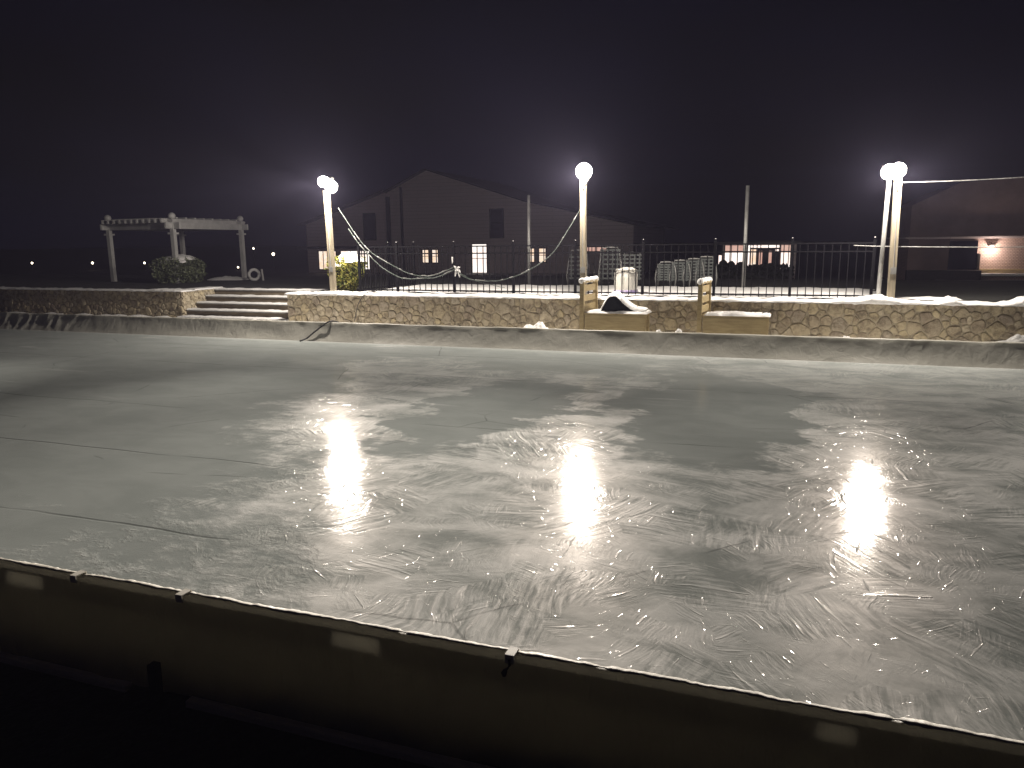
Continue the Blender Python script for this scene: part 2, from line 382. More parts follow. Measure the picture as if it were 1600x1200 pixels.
# low ground round the rink, one sheet with the terrace a step above it
xs = [-300, -120, -60, -30] + [-24 + i for i in range(0, 40)] + [20, 30, 60, 120, 300]
ys = [-60, -20, -8] + [-4 + .5 * i for i in range(0, 41)] + [17.0]
vs = [(x, y, ground_z(x, y)) for y in ys for x in xs]; nx = len(xs)
g.add(vs, [(j * nx + i, j * nx + i + 1, (j + 1) * nx + i + 1, (j + 1) * nx + i) for j in range(len(ys) - 1) for i in range(nx - 1)])
tag(g.build('ground', M['dark_ground'], smooth=True), kind='structure')
g = MB()
def terr_z(x, y): return .855 - 1.15 * sstep(22, 50, y) + .012 * fbm(x * .8, y * .8)
ys = [16.62, 16.85, 17.2, 18.15, 18.5, 19, 20, 21, 22, 24, 26, 28, 30, 34, 38, 42, 46, 50, 56, 70, 100, 160, 300, 600]
xs = [-600, -300, -160, -100, -80, -60, -50, -42, -36, -30, -26, -22, -19, -17, -15.44, -13.6, -11.78, -10.5, -9, -7, -5, -3, -1, 1, 3, 5, 8, 12, 18, 26, 40, 70, 150, 400]
vs = [(x, y, terr_z(x, y)) for y in ys for x in xs]; nx = len(xs)
fs = []
for j in range(len(ys) - 1):
    for i in range(nx - 1):
        if -15.5 < xs[i] < -11.8 and ys[j] < 18.1: continue      # the stair well
        fs.append((j * nx + i, j * nx + i + 1, (j + 1) * nx + i + 1, (j + 1) * nx + i))
g.add(vs, fs)
tag(g.build('terrace_ground', M['dark_ground'], smooth=True), kind='structure')

ice = MB(); ice.add([(-24, 2.80, 0), (14, 2.80, 0), (14, 14.42, 0), (-24, 14.42, 0)], [(0, 1, 2, 3)])
tag(ice.build('ice_surface', M['ice']), kind='structure')

# snow sheets
def snow_sheet(name, x0, x1, y0, y1, dx, dy, zf, m='snow', kind='stuff', skirt=.25):
    b = MB(); nx = int((x1 - x0) / dx) + 1; ny = int((y1 - y0) / dy) + 1
    for j in range(ny):
        for i in range(nx):
            x = x0 + (x1 - x0) * i / (nx - 1); y = y0 + (y1 - y0) * j / (ny - 1)
            b.v.append((x, y, zf(x, y)))
    for j in range(ny - 1):
        for i in range(nx - 1): b.f.append((j * nx + i, j * nx + i + 1, (j + 1) * nx + i + 1, (j + 1) * nx + i))
    return tag(b.build(name, M[m], smooth=True), kind=kind)
def deck_z(x, y):
    e = min(sstep(-10.6, -9.8, x), sstep(2.6, 1.4, x) if y > 17.4 else 1., sstep(21.2 + .5 * fbm(x, 0), 20.0, y))
    return .80 + (.105 + .030 * fbm(x * 1.7, y * 1.7) + .012 * fbm(x * 8, y * 8)) * e
snow_sheet('snow_on_pool_deck', -11.0, 3.2, 16.66, 21.6, .12, .14, deck_z)
def strip_ground(x, y):
    return -.02 + (.12 * sstep(-9, -13, x) + .05) * sstep(14.4, 14.9, y) * (1 + .4 * fbm(x * 1.5, y * 1.5)) + .02 * fbm(x * 6, y * 6)
snow_sheet('snow_behind_the_rink', -22, 8, 14.5, 16.9, .15, .15, strip_ground)

# ------------------------------------------------------------------ stone walls
def clip(poly, nx_, ny_, d):
    out = []
    for i in range(len(poly)):
        a, b = poly[i], poly[(i + 1) % len(poly)]
        da = a[0] * nx_ + a[1] * ny_ - d; db = b[0] * nx_ + b[1] * ny_ - d
        if da <= 0: out.append(a)
        if (da < 0 < db) or (db < 0 < da):
            s_ = da / (da - db); out.append((a[0] + (b[0] - a[0]) * s_, a[1] + (b[1] - a[1]) * s_))
    return out
def stones(mb, L, H, place, rnd, size=.27, relief=.026):
    """irregular rubble stones over a face L x H; place(u, v, out) -> 3D point"""
    pts = []
    tries = 0
    while tries < 9000 and len(pts) < 4000:
        tries += 1
        k = rnd.choice((.6, .8, 1.0, 1.15, 1.5)) * size * .72
        p = (rnd.uniform(0, L), rnd.uniform(0, H), k)
        if all((p[0] - q[0]) ** 2 + ((p[1] - q[1]) * 1.15) ** 2 > (.5 * (k + q[2])) ** 2 for q in pts[-4000:] if abs(p[0] - q[0]) < .7): pts.append(p)
    for p in pts:
        poly = [(0, 0), (L, 0), (L, H), (0, H)]
        for q in pts:
            if q is p or abs(q[0] - p[0]) > 1.2: continue
            dx, dy = q[0] - p[0], q[1] - p[1]; l = math.hypot(dx, dy)
            kk = p[2] / (p[2] + q[2])
            gap = .007 + rnd.random() * .005
            poly = clip(poly, dx / l, dy / l, (p[0] * dx + p[1] * dy) / l + l * kk - gap)
            if len(poly) < 3: break
        if len(poly) < 3: continue
        # round the corners (chaikin)
        for _ in range(2):
            q2 = []
            for i in range(len(poly)):
                a, b = poly[i], poly[(i + 1) % len(poly)]
                q2 += [(a[0] * .82 + b[0] * .18, a[1] * .82 + b[1] * .18), (a[0] * .18 + b[0] * .82, a[1] * .18 + b[1] * .82)]
            poly = q2
        cx = sum(a[0] for a in poly) / len(poly); cy_ = sum(a[1] for a in poly) / len(poly)
        jit = [.006 * (rnd.random() - .5) for _ in poly]
        dep = relief * rnd.uniform(.55, 1.25); tx, ty = rnd.uniform(-.06, .06), rnd.uniform(-.06, .06)
        n = len(poly); vs = []
        for (sc_, o_) in ((1.0, 0.), (.975, .6), (.90, .92), (.6, 1.04)):
            for i, a in enumerate(poly):
                u = cx + (a[0] - cx) * (sc_ + jit[i]); v = cy_ + (a[1] - cy_) * (sc_ + jit[i])
                vs.append(place(u, v, dep * o_ + (tx * (u - cx) + ty * (v - cy_)) * (o_ > 0) + .004 * (o_ > .9) * fbm(u * 6, v * 6)))
        vs.append(place(cx, cy_, dep * 1.05))
        fs = [(k * n + i, k * n + (i + 1) % n, (k + 1) * n + (i + 1) % n, (k + 1) * n + i) for k in range(3) for i in range(n)]
        fs += [(3 * n + i, 3 * n + (i + 1) % n, 4 * n) for i in range(n)]
        mb.add(vs, fs)

WZ0, WZ1 = -.08, .845
rn = random.Random(11)
# right wall, from the steps to beyond the right edge of the picture
rw = empty('stone_wall', 'long tan rubble stone wall topped with white snow, behind both wooden benches', 'stone wall', (-11.8, 16.2, 0))
b = MB(); b.box(-11.8, 9.0, 16.19, 16.65, WZ0, WZ1); b.build('core', M['mortar'], rw, loc=(-11.8, 16.2, 0))
b = MB(); stones(b, 20.8, WZ1 - WZ0, lambda u, v, o: (-11.8 + u, 16.19 - o, WZ0 + v), rn, .245)
stones(b, .46, WZ1 - WZ0, lambda u, v, o: (-11.8 - o, 16.65 - u, WZ0 + v), rn, .23)
b.build('facing_stones', M['stone'], rw, loc=(-11.8, 16.2, 0))
def lumps(x, y, k=1.0): return k * (.030 * fbm(x * 2.3, y * 2.3, 5) + .022 * fbm(x * 7, y * 7, 3) + .012 * fbm(x * 19, y * 19, 1))
def snow_cap(parent, x0, x1, y0, y1, z, th, loc, m='snow', bumps=()):
    b = MB(); n = int((x1 - x0) / .06); prof = [(-.035, -.012), (-.055, .01), (-.045, .55), (.0, .95), (.12, 1.0), (.4, 1.02), (.75, 1.0), (1.0, .9), (1.02, -.01)]
    k = len(prof)
    for i in range(n + 1):
        x = x0 + (x1 - x0) * i / n
        for (a, c) in prof:
            y = y0 + (y1 - y0) * a if a > .05 else y0 + a
            e = 1 + .6 * fbm(x * 1.3, 2, 7) + .35 * fbm(x * 6, y * 3, 9)
            zz = z + th * c * max(.35, e) + (lumps(x, y, .6) if c > .4 else 0)
            if c <= .02: zz -= .018 * max(0, fbm(x * 5, 0, 4) + .2)
            for (bx, br, bh) in bumps:
                if c > .4: zz += bh * math.exp(-((x - bx) / br) ** 2) * (1 + .5 * fbm(x * 9, y * 9, 2))
            yy = y + .012 * fbm(x * 8, c * 3, 6)
            b.v.append((x, yy, zz))
    for i in range(n):
        for j in range(k - 1): b.f.append((i * k + j, (i + 1) * k + j, (i + 1) * k + j + 1, i * k + j + 1))
    b.f.append(tuple(range(k))); b.f.append(tuple(n * k + j for j in reversed(range(k))))
    return b.build('snow_cap', M[m], parent, smooth=True, loc=loc)
snow_cap(rw, -11.84, 9.0, 16.16, 16.68, WZ1, .045, (-11.8, 16.2, 0), bumps=((1.55, .22, .07), (1.85, .3, .06), (2.9, .13, .085), (4.25, .3, .09), (4.8, .5, .06), (1.1, .2, .03), (-.1, .3, .02), (-10.6, .5, .03)))
# left wall with its return along the steps
lw = empty('stone_wall', 'dim brown rubble stone wall with thin grey snow on top, left of the snowy steps', 'stone wall', (-15.45, 16.55, 0))
b = MB(); b.box(-40, -15.46, 16.56, 17.0, WZ0, WZ1); b.box(-15.9, -15.46, 17.0, 18.15, WZ0, WZ1); b.build('core', M['mortar'], lw, loc=(-15.45, 16.55, 0))
b = MB(); stones(b, 10.5, WZ1 - WZ0, lambda u, v, o: (-25.9 + u - .06, 16.56 - o, WZ0 + v), rn, .245)
stones(b, 1.62, WZ1 - WZ0, lambda u, v, o: (-15.46 + o, 16.55 + u, WZ0 + v), rn, .23)
b.build('facing_stones', M['stone'], lw, loc=(-15.45, 16.55, 0))
snow_cap(lw, -26, -15.42, 16.53, 17.0, WZ1, .028, (-15.45, 16.55, 0), 'snow', bumps=((-16.2, .5, .03),))
b = MB(); b.box(-15.92, -15.43, 17.02, 18.17, WZ1, WZ1 + .045); b.build('snow_on_return', M['snow'], lw, loc=(-15.45, 16.55, 0), bevel=.015)

# steps
st = empty('stone_steps', 'flight of five dark stone steps with snowy treads between two rubble walls', 'steps', (-13.6, 16.3, 0))
for i in range(5):
    y0 = 16.25 + i * .38; z1 = .03 + (i + 1) * .163
    b = MB(); b.box(-15.42, -11.84, y0 + .03, 18.15, z1 - .163, z1 - .04); b.build('riser', M['wood_old'], st, loc=(-13.6, 16.3, 0))
    b = MB(); b.box(-15.42, -11.84, y0, y0 + .40, z1 - .040, z1 - .003); tr = b.build('tread', M['old_snow'], st, loc=(-13.6, 16.3, 0))
    b = MB(); nxx = 60
    for k in range(nxx + 1):
        x = -15.41 + 3.56 * k / nxx
        e = .018 + .012 * fbm(x * 3, i * 5.)
        for (a, c) in ((-.012, 0.), (-.015, .7), (.03, 1.), (.2, 1.05), (.345, .9)): b.v.append((x, y0 + a, z1 - .012 + e * c * 1.8))
    for k in range(nxx):
        for j in range(4): b.f.append((k * 5 + j, (k + 1) * 5 + j, (k + 1) * 5 + j + 1, k * 5 + j + 1))
    b.build('tread_snow', M['snow'], tr, smooth=True, loc=(-13.6, 16.3, 0))

# ------------------------------------------------------------------ rink boards and liner
def liner_sheet(b, path, n, section, jitter):
    """path(t)->(point, outward dir); section: list of (out, z)"""
    k = len(section)
    for i in range(n + 1):
        p, o = path(i / n)
        for j, (a, z) in enumerate(section):
            q = Vector(p) + Vector(o) * a; q.z = z
            b.v.append(tuple(q + Vector(jitter(i / n, j, p, o))))
    for i in range(n):
        for j in range(k - 1): b.f.append((i * k + j, (i + 1) * k + j, (i + 1) * k + j + 1, i * k + j + 1))
    return b
fb = empty('far_rink_board', 'long low grey plastic sheeted rink edge along the foot of the stone wall', 'rink board', (-4, 14.45, 0))
L0 = (-4, 14.45, 0)
sec = [(-.34, -.01), (-.31, .015), (-.25, .07), (-.18, .145), (-.11, .235), (-.05, .32), (-.025, .362), (-.015, .376), (-.006, .383), (.002, .386), (.05, .385), (.064, .375), (.068, .36), (.07, .2), (.075, -.03)]
def jf(t_, j, p, o):
    x = p[0]; mid = math.sin(min(j, 7) / 7 * math.pi)
    d = .018 * fbm(x * 1.1, j * .25, 3) * mid + .008 * fbm(x * 4.5 + j * .6, j * .3, 8) * mid
    z = .010 * fbm(x * .9, 0, 2) + .006 * fbm(x * 5, 0, 12) if j >= 6 else 0
    fw_ = sstep(-15.6, -17.6, x)
    if fw_ > 0 and j < 9:
        d += fw_ * (.25 + mid) * ((abs(math.sin(x * 8.0 + j * .10 + 2.4 * fbm(x * 1.4, j * .15, 3))) ** .6 - .55) * .038 + .012 * fbm(x * 5, j * .4, 6))
        if j >= 6: z += fw_ * .012 * math.sin(x * 8 + 2.4 * fbm(x * 1.4, 1, 3))
    return Vector(o) * d + Vector((0, 0, z))
b = liner_sheet(MB(), lambda t_: ((-24 + 38 * t_, 14.42, 0), (0, 1, 0)), 900, sec, jf)
b.build('liner', M['liner'], fb, smooth=True, loc=L0)
b = MB(); b.box(-24, 14, 14.435, 14.465, -.05, .34); b.build('board', M['wood_old'], fb, loc=L0)
# near side: board seen from outside, sheet wrapped over it
nb = empty('near_rink_board', 'dark olive plastic sheeted rink edge with bright top hem, across the foreground', 'rink board', (-1.5, 2.75, 0))
L1 = (-1.5, 2.75, 0)
kinks = [-3.42, -2.73, -1.52, -1.0, -.62, .45]
def jn(t_, j, p, o):
    x = p[0]
    top = .006 * fbm(x * 1.5, 0, 2) + .005 * fbm(x * 7, 0, 12) + .003 * fbm(x * 25, 0, 2)
    for kx in kinks: top -= .010 * math.exp(-((x - kx) / .02) ** 2)
    d = 0
    if j > 13:
        f_ = (j - 13) / 10
        d = .030 * fbm(x * 1.6 + f_, f_ * 1.6, 3) * f_ + .012 * fbm(x * 5 + f_ * 3, f_ * 3, 8) * min(1, f_ * 2)
        for kx in kinks: d += .02 * math.exp(-((x - kx - (.15 * f_)) / (.03 + .10 * f_)) ** 2) * f_
    if 4 <= j <= 8: d = .004 * fbm(x * 12, j * .5, 7)
    return Vector(o) * d + Vector((0, 0, top if 3 <= j <= 13 else 0))
secn = [(-.16, 0), (-.09, .05), (-.04, .2), (-.024, .34), (-.022, .385), (-.018, .395), (-.010, .401), (.0, .404), (.010, .4035), (.016, .401), (.0205, .397), (.0225, .392), (.024, .384), (.026, .372), (.032, .34), (.036, .30), (.042, .25), (.048, .20), (.052, .14), (.056, .08), (.060, .02), (.060, -.03), (.062, -.08), (.062, -.12)]
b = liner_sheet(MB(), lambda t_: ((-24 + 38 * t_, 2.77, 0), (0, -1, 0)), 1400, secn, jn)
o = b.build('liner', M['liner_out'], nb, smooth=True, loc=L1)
b = MB(); edges = [-24, -3.93, -3.67, -1.87, -1.63, .19, .32, 14]
b.box(-24, 14, 2.748, 2.782, -.15, .295)
for i in range(0, 8, 2): b.box(edges[i], edges[i + 1], 2.750, 2.780, .295, .372)
for i in range(1, 7, 2): b.box(edges[i], edges[i + 1], 2.750, 2.780, .355, .372)
b.build('board', M['panel'], nb, loc=L1)
# torn, rolled white hem lying along the top
b = MB(); K_ = [(-.020, .002), (-.019, .0085), (-.004, .0065), (.010, .004), (.018, .001), (.0, -.001)]
for i in range(1200):
    x = -5.2 + 8. * i / 1199
    zz = .404 + .006 * fbm(x * 1.5, 0, 2) + .005 * fbm(x * 7, 0, 12) + .003 * fbm(x * 25, 0, 2)
    q = .85 + .5 * fbm(x * 3.1, 3, 3) + .25 * fbm(x * 18, 0, 5)
    for kx in kinks: q *= 1 - .8 * math.exp(-((x - kx) / .02) ** 2)
    for (a_, c_) in K_: b.v.append((x, 2.768 + a_ * max(.3, q), zz + c_ * max(.3, q)))
for i in range(1199):
    for j in range(6): b.f.append((i * 6 + j, (i + 1) * 6 + j, (i + 1) * 6 + (j + 1) % 6, i * 6 + (j + 1) % 6))
b.build('hem', M['hem'], nb, smooth=True, loc=L1)
for (x0, x1, tilt) in [(-9., -3.06, 0), (-2.68, -.2, .0), (.1, 5., 0)]:
    b = MB(); b.box(x0, x1, 2.645, 2.695, -.17, -.105); b.build('foot_lumber', M['lumber_dim'], nb, loc=L1, bevel=.004)
b = MB(); b.bar((-2.87, 2.66, -.17), (-2.87, 2.66, .05), .045, .045); b.build('stake', M['frame_dark'], nb, loc=L1)

# clips on the near board
def clip_thing(x, label, strap):
    c = empty('clamp', label, 'clamp', (x, 2.745, .41))
    b = MB(); b.box(-.02, .02, -.032, .028, .004, .009); b.box(-.02, .02, -.036, -.031, -.03, .009); b.box(-.02, .02, .027, .032, -.03, .009)
    b.build('clamp_body', M['tape_white'] if not strap else M['white_plastic'], c)
    if strap:
        b = MB(); b.tube([(.0, -.040, -.008), (.006, -.050, -.028), (-.002, -.055, -.042), (-.012, -.058, -.05)], [.007, .006, .005, .007], 7)
        b.tube([(-.010, -.058, -.048), (-.016, -.060, -.062), (-.014, -.060, -.075)], [.009, .013, .008], 7)
        b.build('toggle', M['rubber'], c, smooth=True)
    return c
clip_thing(-3.41, 'small white clip on the near rink edge, leftmost of the three', False)
clip_thing(-2.72, 'small white clip on the near rink edge, middle one of the three', False)
clip_thing(-1.0, 'white clamp with a black dangling toggle on top of the near rink edge', True)

# ------------------------------------------------------------------ lamps
def flood_head(parent, at, aim, r, power):
    at = Vector(at); d = Vector(aim).normalized()
    sx = d.cross(Vector((0, 0, 1))).normalized(); sy = sx.cross(d)
    Mx = Matrix((sx, sy, d)).transposed().to_4x4(); Mx.translation = at
    c = MB(); c.lathe((0, 0, 0), [(.03, -.22 - r * .6), (.05, -.20 - r * .6), (.065, -.10 - r * .6), (.075, -r * 1.08), (.08, -r * 1.03), (.03, -r * 1.05)], 20)
    b = MB(); b.add([Mx @ Vector(v) for v in c.v], c.f)
    h = b.build('lamp_housing', M['grey_metal'], parent, smooth=True)
    prof = [(max(.004, r * math.sin(math.pi * i / 14)), -r * math.cos(math.pi * i / 14)) for i in range(15)]
    c = MB(); c.lathe((0, 0, 0), prof, 24)
    b = MB(); b.add([Mx @ Vector(v) for v in c.v], c.f); b.build('bloom_globe', M['bloom_globe'], h, smooth=True)
    ld = bpy.data.lights.new('lamp_light', 'POINT'); ld.energy = power; ld.color = LAMP_C; ld.shadow_soft_size = r * .6
    lo = bpy.data.objects.new('lamp_light', ld); COL.objects.link(lo); lo.parent = parent; lo.location = at
    sd = bpy.data.lights.new('beam_light', 'SPOT'); sd.energy = power * SPOT_K; sd.color = LAMP_C; sd.shadow_soft_size = .12
    sd.spot_size = R(54); sd.spot_blend = 1.0
    so = bpy.data.objects.new('beam_light', sd); COL.objects.link(so); so.parent = parent; so.location = at + d * (r + .13)
    so.rotation_euler = Vector((aim[0] * .8, aim[1], -.11)).to_track_quat('-Z', 'Y').to_euler()
def lamp(x, y, top, lean, heads, label, w_=.12):
    t_ = empty('floodlight_pole', label, 'floodlight', (x, y, .85), 0, 'floodlight poles along the stone wall')
    b = MB(); b.bar((0, 0, -.1), (lean, 0, top - .85), w_, w_); b.build('pole', M['pole_wood'], t_)
    b = MB(); b.bar((lean * .9, -.07, top - 1.12), (heads[0][0] - x + .1, heads[0][1] - y + .1, heads[0][2] - .85 - .1), .03, .03); b.build('bracket', M['grey_metal'], t_)
    b = MB(); b.box(-.05, .05, -w_ / 2 - .02, -w_ / 2, .55, .68); b.tube([(0, -w_ / 2 - .012, .68), (lean * .5, -w_ / 2 - .012, 1.5), (lean * .9, -w_ / 2 - .012, top - 1.15)], .009, 6); b.build('junction_box', M['grey_metal'], t_)
    for (hx, hy, hz, aim, pw, r) in heads: flood_head(t_, (hx - x, hy - y, hz - .85), aim, r, pw)
    return t_
lamp(-10.66, 16.52, 3.36, -.05, [(-10.45, 16.0, 3.53, (-.45, -1, -.35), LAMP_W * .62, .13), (-10.24, 16.0, 3.41, (.45, -1, -.45), LAMP_W * .75, .145)],
     'wooden pole with glaring floodlights beside the snowy yellow green bush')
lamp(-4.24, 16.52, 3.44, -.02, [(-4.14, 16.1, 3.53, (.05, -1, -.4), LAMP_W, .17)],
     'wooden pole with one round glaring floodlight, behind the left wooden bench')
lamp(1.92, 16.52, 3.22, -.04, [(1.68, 16.1, 3.29, (-.3, -1, -.35), LAMP_W * .5, .145), (1.83, 16.12, 3.32, (.35, -1, -.4), LAMP_W * .5, .135)],
     'wooden pole with glaring floodlight beside a thin grey metal pole at its left', .13)
t_ = empty('metal_pole', 'thin grey metal pole leaning beside the rightmost lit wooden lamp pole', 'pole', (1.70, 16.6, .85))
b = MB(); b.tube([(0, 0, -.05), (.04, 0, 2.42)], .042, 12); b.build('shaft', M['grey_metal'], t_, smooth=True)
b = MB(); b.tube([(0, 0, 2.42), (.13, 0, 2.44)], .02, 8); b.build('arm', M['grey_metal'], t_, smooth=True)

# bare poles behind the fence
def bare_pole(x, y, z0, z1, label):
    b = MB(); b.tube([(x, y, z0), (x, y, z1)], [.05, .045], 10)
    o = b.build('bare_pole', M['grey_metal'], smooth=True, loc=(x, y, z0)); tag(o, label, 'pole')
bare_pole(-7.0, 21.0, .84, 3.37, 'thin grey bare pole standing before the big gabled house, between two lit lamps')
bare_pole(-1.05, 20.5, .84, 3.41, 'thin grey bare pole without a lamp, before the lit glass pool house')

# ------------------------------------------------------------------ fence
fn = empty('iron_fence', 'black iron picket fence along the top of the snowy stone wall, behind the lamp poles', 'fence', (-4, 16.9, .85))
L2 = (-4, 16.9, .85)
posts = [-10.12, -9.06, -7.53, -6.02, -4.53, -3.0, -1.47, .06, 1.6]
def fpost(x, y):
    b = MB(); b.box(x - .028, x + .028, y - .028, y + .028, .83, 2.04)
    b.lathe((x, y, 2.04), [(.034, 0), (.034, .012), (.012, .02), (.026, .04), (.022, .058), (.004, .068)], 10)
    p = b.build('post', M['black_metal'], fn, loc=L2)
    b = MB(); b.lathe((x, y, 2.107), [(.010, -.006), (.014, .003), (.006, .009)], 8); b.build('snow_dab', M['snow'], p, smooth=True, loc=L2)
def panel(a, c, n):
    a = Vector(a); c = Vector(c)
    for z in (1.995, 1.83, .945):
        b = MB(); b.bar((a.x, a.y, z), (c.x, c.y, z), .03, .028); b.build('rail', M['black_metal'], fn, loc=L2)
    for i in range(n):
        p = a.lerp(c, (i + 1) / (n + 1)); b = MB(); b.box(p.x - .009, p.x + .009, p.y - .009, p.y + .009, .90, 1.985)
        b.build('picket', M['black_metal'], fn, loc=L2)
for x in posts: fpost(x, 16.9)
for i in range(len(posts) - 1): panel((posts[i], 16.9, 0), (posts[i + 1], 16.9, 0), 6 if i == 0 else 9)
for y in (18.4, 19.9): fpost(-10.12, y)
panel((-10.12, 16.9, 0), (-10.12, 18.4, 0), 10); panel((-10.12, 18.4, 0), (-10.12, 19.9, 0), 10)

# ------------------------------------------------------------------ cables and garland
def cable(name, pts, r, m, label, cat, sub=6, jit=.0, snow=None):
    P_ = [Vector(p) for p in pts]; out = []
    for i in range(len(P_) - 1):
        p0, p1, p2, p3 = P_[max(i - 1, 0)], P_[i], P_[i + 1], P_[min(i + 2, len(P_) - 1)]
        for k in range(sub):
            u = k / sub
            out.append(.5 * ((2 * p1) + (-p0 + p2) * u + (2 * p0 - 5 * p1 + 4 * p2 - p3) * u * u + (-p0 + 3 * p1 - 3 * p2 + p3) * u ** 3))
    out.append(P_[-1])
    out = [p + Vector((0, 0, jit * fbm(p.x * 9, p.z * 9))) for p in out]
    b = MB(); b.tube(out, r, 6); o = b.build(name, m, smooth=True, loc=tuple(P_[0])); tag(o, label, cat)
    if snow:
        b = MB(); seg = []
        for i, p in enumerate(out):
            if fbm(p.x * 5, p.z * 5, snow) > .05: seg.append(p + Vector((0, 0, r * .9)))
            else:
                if len(seg) > 1: b.tube(seg, [r * (.9 + .3 * math.sin(q.x * 40)) for q in seg], 5)
                seg = []
        if len(seg) > 1: b.tube(seg, r, 5)
        s_ = b.build('clinging_snow', M['old_snow'], None, smooth=True, loc=tuple(P_[0])); s_.location = (0, 0, 0); s_.parent = o
    return o
G = lambda l, y=16.75: [(x, y, z) for x, z in l]
cable('garland', G([(-10.58, 2.95), (-10.36, 2.64), (-10.06, 2.22), (-9.70, 1.86), (-9.2, 1.58), (-8.7, 1.36), (-8.3, 1.29), (-7.96, 1.33), (-7.45, 1.52)], 16.80), .011, M['cord_green'], 'upper green cord with snow hanging from the leftmost lamp pole along the fence', 'garland', 6, .01, 3)
cable('garland', G([(-10.3, 2.45), (-10.08, 2.14), (-9.82, 1.86), (-9.4, 1.50), (-9.0, 1.29), (-8.75, 1.23), (-8.3, 1.24), (-7.9, 1.28), (-7.45, 1.46)], 16.77), .011, M['cord_green'], 'lower green cord with snow sagging just under its twin, right of the snowy bush', 'garland', 6, .01, 5)
cable('garland', G([(-7.40, 1.42), (-7.2, 1.27), (-6.88, 1.20), (-6.5, 1.19), (-6.24, 1.22), (-5.69, 1.40), (-5.07, 1.79), (-4.63, 2.40), (-4.36, 2.83)], 16.78), .011, M['cord_green'], 'dark snow dusted cord sagging from the fence and rising to the middle lamp pole', 'garland', 6, .01, 9)
cable('garland', G([(-7.40, 1.40), (-7.1, 1.25), (-6.8, 1.16), (-6.48, 1.09), (-6.2, 1.03)], 16.80), .008, M['cord_green'], 'short thin dark cord drooping low on the fence pickets, right of the snowy bow', 'garland', 6, .01, None)
# bow
bw = empty('bow', 'white snow caked bow tied to an iron fence post where the cords meet', 'bow', (-7.45, 16.82, 1.45))
for (a, c) in [((0, 0, 0), (.12, -.02, .06)), ((0, 0, 0), (-.03, -.02, .09)), ((.02, 0, 0), (.13, -.03, -.07)), ((0, 0, 0), (-.02, 0, -.16)), ((.02, 0, .0), (.10, 0, -.18))]:
    a = Vector(a); c = Vector(c); mid = a.lerp(c, .55) + Vector((.02, -.02, .02))
    b = MB(); b.tube([a, mid, c], [.012, .026, .012], 6); b.build('ribbon_loop', M['snow'], bw, smooth=True)
b = MB(); b.tube([(-.08, -.01, .15), (-.08, -.01, .30)], [.014, .018], 6); b.build('ribbon_tail', M['snow'], bw, smooth=True)

cable('overhead_wire', [(1.98, 16.5, 3.12), (2.9, 16.55, 3.12), (3.96, 16.6, 3.15), (5.2, 16.6, 3.22), (7.5, 16.6, 3.45)], .010, M['old_snow'], 'upper snow covered wire running right from the rightmost lamp pole', 'wire')
cable('overhead_wire', [(1.2, 16.6, 1.95), (1.78, 16.6, 1.925), (2.9, 16.6, 1.905), (4.08, 16.6, 1.90), (5.5, 16.6, 1.93), (7.5, 16.6, 2.05)], .010, M['old_snow'], 'lower level snow covered wire running right from the rightmost lamp pole before the brick building', 'wire')
cable('power_cord', [(-9.45, 16.75, .93), (-9.5, 16.3, .93), (-9.52, 16.12, .90), (-9.62, 16.11, .80), (-9.73, 16.10, .63), (-9.80, 16.10, .4), (-9.84, 16.08, .2), (-9.7, 15.9, .1)], .009, M['rubber'], 'thin black cord hanging down the stone wall to the snow', 'cord')
cable('pump_hose', [(-9.1, 15.2, .08), (-9.25, 14.7, .30), (-9.36, 14.50, .402), (-9.47, 14.37, .39), (-9.62, 14.28, .27), (-9.74, 14.18, .16), (-9.84, 14.10, .06), (-9.92, 13.95, .015)], .018, M['rubber'], 'black hose draped over the far rink edge down to the ice', 'hose')

